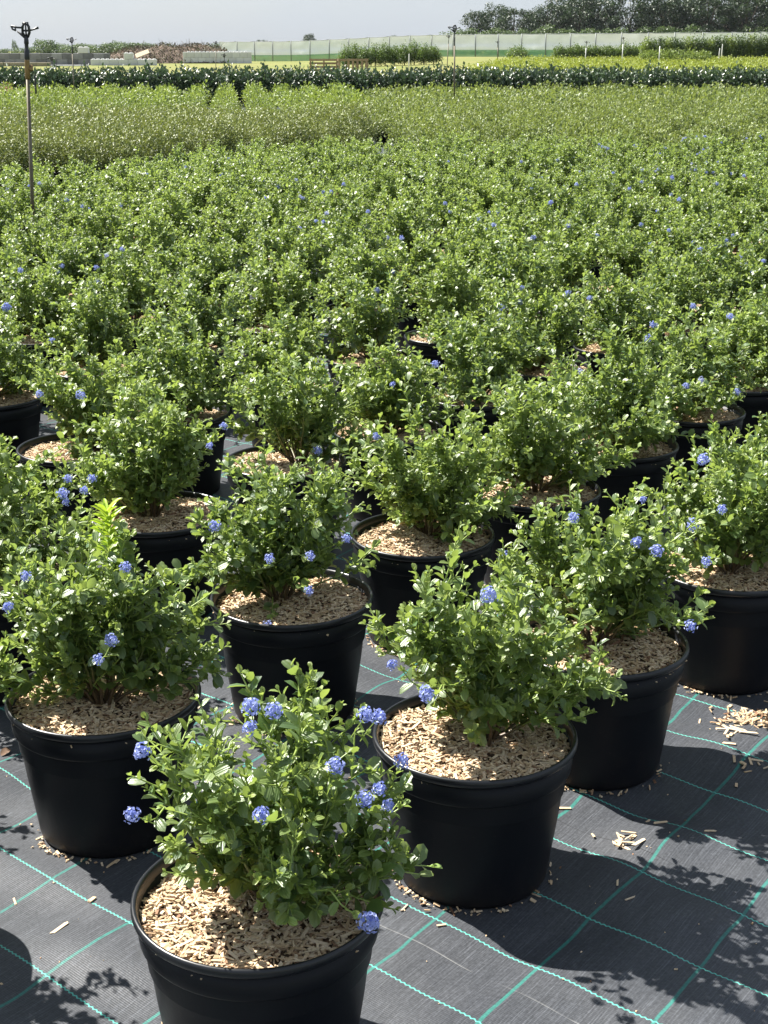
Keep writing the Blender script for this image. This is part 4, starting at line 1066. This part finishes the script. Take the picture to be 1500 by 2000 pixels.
# ------------------------------------------------------------------ brush heap of prunings
def heap(name, label, px0, px1, prof, y, depth, seed, green):
    rng = np.random.default_rng(seed)
    x0, x1 = x_at(px0, y), x_at(px1, y); zb = float(terrain((x0 + x1) / 2, y))
    xs = np.array([x_at(p[0], y) for p in prof]); zs = np.array([z_at(p[1], y) - zb for p in prof])
    root = empty(name, ((x0 + x1) / 2, y, zb)); tag(root, label, 'brush heap')
    nx, ny = 60, 14; gx = np.linspace(x0, x1, nx); gy = np.linspace(-1, 1, ny)
    V = []
    for j in gy:
        for i in gx:
            h = np.interp(i, xs, zs) * max(0, 1 - abs(j) ** 2.2) * .88
            V.append((i - (x0 + x1) / 2, j * depth, max(0, h + rng.normal(0, .09) * (h > .1)) - .03))
    idx = np.arange(nx * ny).reshape(ny, nx); Q = np.stack([idx[:-1, :-1], idx[:-1, 1:], idx[1:, 1:], idx[1:, :-1]], -1).reshape(-1, 4)
    link('mound', mesh_np('mound', np.array(V), Q, M_TWIG), root)
    n = 5200; i = rng.uniform(x0, x1, n); j = rng.uniform(-1, .5, n); h = np.interp(i, xs, zs) * np.maximum(0, 1 - np.abs(j) ** 2.2)
    p = np.stack([i - (x0 + x1) / 2, j * depth, h * rng.uniform(.75, 1.03, n)], 1)
    L = rng.uniform(.12, .42, n); patch = np.sin(p[:, 0] * 1.1 + 2) * .5 + np.sin(p[:, 0] * 2.7 + p[:, 2] * 3) * .5
    lv = dict(p=p, d=norm(rng.normal(0, 1, (n, 3)) + np.array([0, 0, .2])), n=norm(rng.normal(0, .7, (n, 3)) + np.array([0, -.4, .8])), L=L, W=L * rng.uniform(.12, .5, n), a=np.clip(green + .5 * patch + rng.normal(0, .25, n), 0, 1), r=rng.random(n), r2=rng.random(n))
    link('brushwood', leaves_mesh('brushwood', lv, M_BRUSH, LT_DIAM), root)['kind'] = 'stuff'
    tw = []
    for q in range(170):
        i_ = rng.uniform(x0, x1); h_ = np.interp(i_, xs, zs); p0 = np.array([i_ - (x0 + x1) / 2, rng.uniform(-.7, .1) * depth, h_ * rng.uniform(.6, .92)])
        tw.append((curve_pts(p0, norm(rng.normal(0, 1, 3) + np.array([0, 0, .7])), rng.uniform(.5, 1.3), 4, rng, 0, .3), .022, .008, 0, 0, 0))
    link('twigs', stems_mesh('twigs', tw, 4), root)['kind'] = 'stuff'
    return root
heap('brush_heap', 'big brown and green heap of prunings behind the pale block walls', 196, 452,
     [(196, 118), (212, 108), (240, 96), (268, 92), (300, 88), (322, 84), (345, 88), (372, 86), (392, 84), (420, 89), (440, 97), (452, 112)], 172, 4.5, 3, .42)
# plank sheet leaning on the heap
x = x_at(280, 160); m = MB()
for q in range(3): m.box((0, q * .28, 0), (1.5, .26, .04))
o = link('board', m.mesh('board', simple('pale_board', (.42, .34, .22), .8, noise=.2)), None, (x, 160, z_at(107, 160)), (.5, -.35, .2)); tag(o, 'pale wooden board lying tilted on the brush heap', 'board')

# ------------------------------------------------------------------ pallets
def pallet_crate(px0, px1, py, y, label, posts):
    x0, x1 = x_at(px0, y, 1), x_at(px1, y, 1); w = x1 - x0; zb = float(terrain(x0, y)); h = z_at(py, y) - zb; d = 1.1
    root = empty('pallet_crate', ((x0 + x1) / 2, y, zb), .05); tag(root, label, 'crate')
    board = MB().box((0, 0, 0), (w, .03, .11)).mesh('board', M_WOOD); side = MB().box((0, 0, 0), (.03, d, .11)).mesh('board', M_WOOD)
    post = MB().box((0, 0, h / 2), (.09, .09, h)).mesh('post', M_WOOD); n = max(2, int(h / .21))
    for k in range(n):
        z = h - .07 - k * (h - .1) / n
        if not posts or k == 0:
            link('board', board, root, (0, -d / 2 - .062, z)); link('board', board, root, (0, d / 2 + .062, z))
        for s in (-1, 1): link('board', side, root, (s * (w / 2 + .018), 0, z))
    cnt = 7 if posts else 3
    for i in range(cnt):
        for s in (-1, 1): link('post', post, root, (-w / 2 + .05 + i * (w - .1) / (cnt - 1), s * d / 2, -.003))
    return root
pallet_crate(605, 660, 114.5, 84, 'weathered wooden pallet crate with horizontal boards behind the laurel hedge', False)
pallet_crate(661, 718, 114.5, 83, 'weathered wooden pallet crate with upright slats behind the laurel hedge', True)

# ------------------------------------------------------------------ hedges and shrubs in the field
def grown(name, label, group, px, py_top, y, mat, w, seed, leaf=.09, n=1100, aspect=1.0, cat='shrub', zlow=.05):
    x = x_at(px, y, 1); zb = float(terrain(x, y)); h = z_at(py_top, y) - zb
    root = empty(name, (x, y, zb)); tag(root, label, cat, group)
    lv = cloud_leaves(seed, n, (w / 2, w / 2 * aspect, h * .98, zlow), leaf, 70)
    link('foliage', leaves_mesh('foliage', lv, mat, LT_DIAM), root)['kind'] = 'stuff'
    m = MB(); m.tube([(0, 0, 0), (.01, 0, h * .3), (.03, .02, h * .62)], [.035, .028, .014], 6); link('stem', m.mesh('stem', M_BARK, True), root)
tops = [91, 85, 90, 88, 85, 90, 87, 82, 86, 91]
for i, t in enumerate(tops):
    grown('upright_shrub', 'upright feathery green shrub in the short clipped row near the pallet crates', 'upright shrubs in the short row', 676 + i * 19, t, 98 + (i % 2) * .5, M_HEDGE, 1.15, 400 + i, .10, 2200)
grown('round_shrub', 'solitary round dark green shrub in front of the crop netting', None, 1011, 92, 128, M_HEDGE, 2.3, 420, .13, 1800)
for i in range(12):
    px = 1092 + i * 16
    grown('hedge_plant', 'dark bushy plant of the low hedge in front of the crop netting', 'dark plants of the low hedge', px, [89, 92, 86, 90, 89, 91][i % 6] - (i > 7) * 2, 118, M_HEDGE, 1.2, 430 + i, .11, 1600)
for i in range(20):
    px = 1262 + i * 13.5
    grown('leafy_hedge_plant', 'tall bright leafy plant of the long hedge under the dark trees', 'tall leafy hedge plants', px, 76 - i * .55 + [0, 2, -1, 1][i % 4], 106, M_TREEL if i % 3 else M_LIME, 1.1, 450 + i, .13, 1500)
for i in range(11):
    grown('pale_shrub', 'low pale leaved shrub in the clump before the tall leafy hedge', 'low pale leaved shrubs', 1257 + i * 12.5, 98 + (1 if i in (0, 10) else 0) * 4, 92 + (i % 2) * .5, M_LIME, .75, 480 + i, .11, 600)

# ------------------------------------------------------------------ crop netting fence
def fence():
    pA = (x_at(430, 205), 205.0); pB = (x_at(1660, 150), 150.0)
    root = empty('netting_fence', (0, 0, 0)); tag(root, 'long white crop netting fence on steel posts with a green skirt', 'netting fence')
    n = 27; Ht = 2.55
    P = [np.array([pA[0] + (pB[0] - pA[0]) * (i / n), pA[1] + (pB[1] - pA[1]) * (i / n)]) for i in range(n + 1)]
    post = MB().tube([(0, 0, -.1), (0, 0, Ht + .05)], .06, 8).mesh('post', M_POSTG, True)
    r_ = np.random.default_rng(9)
    for i in range(n + 1):
        z = float(terrain(P[i][0], P[i][1])); link('post', post, root, (P[i][0], P[i][1] - .09, z), (r_.normal(0, .01), r_.normal(0, .012), 0))
        if i == n: break
        A3 = np.array([*P[i], z]); z2 = float(terrain(*P[i + 1])); B3 = np.array([*P[i + 1], z2])
        for nm, lo, hi, mt, dy in (('net_panel', .78, Ht, M_NET, 0.0), ('lower_net_panel', .62, 1.35, M_NET, .35), ('net_skirt', 0, .80, M_NETG, -.03)):
            V = []; m_ = 8
            for q in range(m_ + 1):
                c = A3 + (B3 - A3) * q / m_; sag = .06 * math.sin(math.pi * q / m_) + .02 * math.sin(q * 2.1 + i)
                bul = .10 * math.sin(math.pi * q / m_) * math.sin(i * 1.7 + 1)
                for f in (0, .33, .66, 1): V.append(c + np.array([0, dy + bul * math.sin(math.pi * f) + .03 * math.sin(q * 1.9 + f * 5), lo + (hi - lo) * f - (sag if f == 1 and hi == Ht else 0)]))
            Q = [(q * 4 + k, (q + 1) * 4 + k, (q + 1) * 4 + k + 1, q * 4 + k + 1) for q in range(m_) for k in range(3)]
            link(nm, mesh_np(nm, np.array(V), np.array(Q), mt), root)
        cab = hosepts(A3 + np.array([0, -.09, Ht]), B3 + np.array([0, -.09, Ht]), .05, 6)
        link('cable', MB().tube(cab, .035, 5).mesh('cable', M_POSTG, True), root)
fence()

# ------------------------------------------------------------------ trees
def tree_meshes(seed, h, w, mat, n=3200, leaf=.42, trunk_r=.22, low=.25, blobs=26):
    rng = np.random.default_rng(seed)
    P, Nn, D, A = [], [], [], []; limbs = []
    per = n // blobs
    for b in range(blobs):
        u = (b + .5) / blobs; az = b * 2.399963 + rng.uniform(-.4, .4)
        zc = h * (low + (1 - low) * (1 - u ** 1.1 * .95)) * rng.uniform(.93, 1.02)
        t = (zc / h - low) / (1 - low); prof = math.sin(math.pi * np.clip(.12 + .78 * (1 - t) ** .8, 0, 1)) ** .7
        rr = w / 2 * prof * rng.uniform(.45, 1.0); c = np.array([rr * math.cos(az), rr * math.sin(az), zc - h * .05])
        sz = w * rng.uniform(.11, .19)
        g = norm(rng.normal(0, 1, (per, 3))); rad = sz * rng.random(per) ** .4
        p = c + g * rad[:, None] * np.array([1.25, 1.25, .85]); P.append(p)
        Nn.append(norm(g * .5 + np.array([0, 0, .8]) + rng.normal(0, .45, (per, 3)))); D.append(norm(rng.normal(0, 1, (per, 3))))
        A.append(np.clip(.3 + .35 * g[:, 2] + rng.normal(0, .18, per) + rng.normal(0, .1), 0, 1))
        j = np.array([0, 0, h * rng.uniform(.18, .5)])
        limbs.append((np.array([j, j * .45 + c * .55 + rng.normal(0, .1, 3), c]), trunk_r * .32, trunk_r * .08, 0, 0, 0))
    P, Nn, D, A = map(np.concatenate, (P, Nn, D, A)); k = len(P); L = leaf * rng.uniform(.6, 1.4, k)
    crown = leaves_mesh('crown', dict(p=P, d=D, n=Nn, L=L, W=L * rng.uniform(.5, .8, k), a=A, r=rng.random(k), r2=rng.random(k)), mat, LT_DIAM)
    limbs.append((np.array([[0, 0, -.2], [.05, .02, h * .25], [.1, 0, h * .55], [.05, .05, h * .85]]), trunk_r, trunk_r * .2, 0, 0, 0))
    V, Q = [], []; q0 = 0
    for pts, r0, r1, *_ in limbs:
        v, q, t = tube(pts, np.linspace(r0, r1, len(pts)), 6, cap=False); V.append(v); Q.append(q + q0); q0 += len(v)
    return crown, mesh_np('trunk', np.concatenate(V), np.concatenate(Q), M_BARK)
def tree(name, label, group, px, py_top, y, me, h, w=1.0, rz=0):
    x = x_at(px, y, 1); zb = float(terrain(x, y)); s = (z_at(py_top, y) - zb) / h
    root = empty(name, (x, y, zb), rz, (s * w, s * w, s)); tag(root, label, 'tree', group)
    link('crown', me[0], root)['kind'] = 'stuff'; link('trunk', me[1], root)
BIG = [tree_meshes(700 + i, 12, 8.5, M_TREE, 5200, .42, .3, .16, 34) for i in range(5)]
OPEN = [tree_meshes(710 + i, 12, 7.5, M_TREE, 2600, .40, .25, .3, 30) for i in range(2)]
SMALL = [tree_meshes(720 + i, 4.5, 4.6, M_TREEL, 1900, .30, .12, .08, 20) for i in range(3)]
grp = 'trees of the dark belt behind the netting'
belt = [(892, 64, 258, SMALL, 0, 1.5), (932, 20, 262, BIG, 0, 1), (968, 13, 268, BIG, 1, .95), (1003, 16, 262, BIG, 2, 1), (1036, 22, 270, BIG, 3, .9), (1066, 6, 264, OPEN, 0, 1), (1098, 0, 268, BIG, 4, .95),
        (1130, -6, 262, BIG, 1, 1), (1164, -2, 266, BIG, 0, .95), (1192, 24, 270, OPEN, 1, .9), (1226, -10, 262, BIG, 2, 1), (1262, 8, 268, OPEN, 0, 1), (1296, -6, 262, BIG, 3, 1.05), (1336, -14, 266, BIG, 4, 1.05),
        (1376, -8, 260, BIG, 1, 1.1), (1416, -16, 266, BIG, 0, 1.05), (1454, -8, 260, BIG, 2, 1.1), (1492, -14, 264, BIG, 3, 1.05), (1532, -10, 262, BIG, 4, 1.05),
        (1050, 30, 274, BIG, 2, 1), (1116, 20, 276, BIG, 4, 1), (1180, 26, 276, BIG, 3, 1), (1280, 18, 276, BIG, 1, 1), (1350, 10, 276, BIG, 2, 1), (1430, 12, 276, BIG, 0, 1)]
for i, (px, pt, yy, st, k, w) in enumerate(belt):
    kind = 'low rounded dark tree at the tapering end of the tree belt' if i == 0 else ('thin crowned tree of the dark belt with sky showing through its leaves' if st is OPEN else 'tall dense dark tree of the belt behind the crop netting')
    tree('belt_tree', kind, grp if i else None, px, pt - (9 if px > 1090 else 3), yy, st[k], 4.5 if st is SMALL else 12, w, i * 1.3)
rng = np.random.default_rng(14)
# understorey along the foot of the belt
for i in range(20):
    tree('understorey_tree', 'low bushy tree filling the foot of the dark tree belt', 'understorey of the dark tree belt', 905 + i * 32 + rng.uniform(-6, 6), rng.uniform(50, 62), 256, SMALL[i % 3], 4.5, 1.15, i)
for i, (px, pt) in enumerate([(-4, 96), (12, 95), (29, 80), (44, 93), (60, 92), (80, 79), (93, 77), (106, 87), (122, 86), (140, 88), (158, 85), (176, 88), (195, 86), (214, 84), (232, 82), (250, 83), (268, 84), (290, 85), (312, 88), (335, 90)]):
    slim = px == 29
    tree('background_tree', 'slim pointed tree rising over the dark block wall' if slim else 'light green bushy tree in the row behind the dark block wall', None if slim else 'bushy trees behind the dark block wall', px, pt, 215 + (i % 3) * 5, SMALL[i % 3], 4.5, .35 if slim else (1.0 if pt < 82 else 1.5), i * 2.1)
for px, pt, yy, w, lb in ((512, 77, 420, 1.15, 'small lone round tree on the horizon over the netting'), (603, 66, 400, 1.0, 'broad dark lone tree on the horizon over the netting'), (660, 77, 560, 2.0, 'low flat topped tree on the far horizon'),
                          (768, 69, 480, 1.25, 'domed clump like tree on the horizon above the upright shrub row'), (805, 74, 500, .9, 'smaller tree beside the domed one on the horizon')):
    tree('horizon_tree', lb, None, px, pt, yy, BIG[int(px) % 5], 12, w, px)
for i in range(26):
    px = 440 + i * 17.5 + rng.uniform(-5, 5)
    tree('far_bush', 'tiny bush of the low line along the far horizon', 'far horizon bushes', px, 84.5 + rng.uniform(-1.5, 1.5), 620, SMALL[i % 3], 4.5, 2.2, i)

# ------------------------------------------------------------------ loose chips, litter, tags on the cloth
rng = np.random.default_rng(88)
def cz(x, y):
    i = int(np.argmin(np.abs(CG[0] - x))); j = int(np.argmin(np.abs(CG[1] - y))); return float(CG[2][j, i]) + .0022
def loose(px, py, n, spread, label, group):
    x, y = ground(px, py)
    for i in range(n):
        dx, dy = rng.normal(0, spread, 2) if n > 1 else (0, 0)
        o = link('wood_chip', CHIPS[int(rng.choice([2, 3, 4, 5, 6, 7, 9]))], None, (x + dx, y + dy, cz(x + dx, y + dy) + (.002 * (i % 3) if n > 4 else 0)), (rng.normal(0, .05), rng.normal(0, .05), rng.uniform(0, 6.28)), (1.35,) * 3)
        tag(o, label, 'wood chip', group)
G = 'wood chips of the small scatter by the teal threads'
loose(1225, 1662, 12, .022, 'pale wood chip in the tight little scatter on sunlit cloth', 'tight little scatter of chips')
loose(1430, 1452, 11, .034, 'pale wood chip in the loose line of chips beside the spilled heap', 'line of chips beside the spilled heap')
loose(1462, 1515, 5, .02, 'wood chip in the small cluster near the wide teal thread', 'small cluster near the wide thread')
loose(1475, 1502, 3, .012, 'wood chip in the small cluster near the wide teal thread', 'small cluster near the wide thread')
for px, py in ((1262, 1616), (1288, 1622), (1385, 1640), (1230, 1770), (1205, 1742), (1158, 1640), (180, 1771), (118, 1828), (1045, 1760), (1437, 1545), (1366, 1415), (1425, 1390), (790, 1785), (863, 1820), (1210, 1560), (30, 1770), (390, 1390), (1100, 1590)):
    loose(px, py, 1, 0, 'single pale wood chip lying alone on the black ground cloth', 'single chips lying on the cloth')
# larger splinter leaning at a pot's foot
x, y = ground(1047, 1762)
o = link('wood_splinter', single_chip(990, .4, .045, .05), None, (x, y, CLOTH_Z + .012), (0, .45, 1.9), (1, 1.2, 2)); tag(o, 'weathered wood splinter leaning against the foot of a pot', 'splinter')
def litter(name, label, pts, n, lmin=.006, lmax=.02, zup=.003):
    P = np.array(pts)
    V, Q, A = chip_arrays(rng, len(P), lambda k: P, lmin, lmax)
    A[:, :3] *= rng.uniform(.7, 1.0)
    tag(link(name, mesh_np(name, V, Q, M_CHIP, attr=A, smooth=False)), label, 'wood chips', kind='stuff')
x0, y0 = ground(1478, 1418)
n = 330; q = rng.normal(0, 1, (n, 2)); pts = np.stack([x0 + .05 * q[:, 0] + .02, y0 + .028 * q[:, 1] - .1 * .3 * q[:, 0] * .1, CLOTH_Z + .004 + .022 * np.exp(-(q ** 2).sum(1) / 1.6) * rng.random(n)], 1)
litter('chip_heap', 'spilled heap of wood chips lying on the ground cloth', pts, n, .012, .036)
pts = []
for (hx, hy) in list(HEROES.values())[:9]:
    k = int(rng.integers(45, 90)); a = np.concatenate([rng.normal(-2.2, .35, k // 2), rng.uniform(-3.4, .3, k - k // 2)]); r = .152 + np.abs(rng.normal(0, .010, k))
    pts += [(hx + r_ * math.cos(a_), hy + r_ * math.sin(a_), CLOTH_Z + .002 + .003 * rng.random()) for r_, a_ in zip(r, a)]
litter('chip_litter', 'wood crumbs gathered around the feet of the pots', pts, 0, .004, .014)
pts = [(rng.uniform(-.9, 1.2), rng.uniform(1.5, 3.4), 0) for i in range(220)]
pts = [(a, b, cz(a, b) - .0012) for a, b, _ in pts]
litter('wood_dust', 'fine wood crumbs sprinkled over the ground cloth', pts, 0, .002, .006)
# dry leaf at the edge
x, y = ground(3, 1490)
lv = dict(p=np.zeros((1, 3)), d=np.array([[.4, 1., .15]]), n=np.array([[.2, -.1, 1.]]), L=np.array([.035]), W=np.array([.02]), a=np.zeros(1), r=np.ones(1) * .5, r2=np.ones(1) * .5)
o = link('dry_leaf', leaves_mesh('dry_leaf', lv, M_DRY), None, (x, y, CLOTH_Z + .006)); tag(o, 'curled brown dry leaf lying on the cloth', 'dry leaf')
# white plant tags pushed into two pots
for (px, py, yy, hx, lb) in ((205, 1105, 2.70, .13, 'white plastic plant tag stuck in the weedy pot'), (642, 885, 4.42, .10, 'white plastic plant tag stuck beside the slanting brown trunk')):
    z = z_at(py, yy); m = MB(); m.box((0, 0, 0), (.016, .0012, hx)); m.box((0, 0, -hx / 2 - .02), (.008, .0012, .04))
    o = link('plant_tag', m.mesh('plant_tag', M_WHITE), None, (x_at(px, yy, z), yy, z - hx * .35), (.1, .08, .3)); tag(o, lb, 'plant tag')

# ------------------------------------------------------------------ air
m, nt, nd, lk, out = new_mat('air')
pv = N(nd, 'ShaderNodeVolumePrincipled', Density=0.00006); pv.inputs['Color'].default_value = (0.80, 0.86, 0.95, 1); pv.inputs['Anisotropy'].default_value = 0.3
lk.new(pv.outputs[0], out.inputs['Volume'])
hb = MB(); hb.box((0, 390, 12), (1400, 900, 28))
tag(link('haze', hb.mesh('haze', m)), 'thin pale haze over the fields', 'haze', kind='stuff')
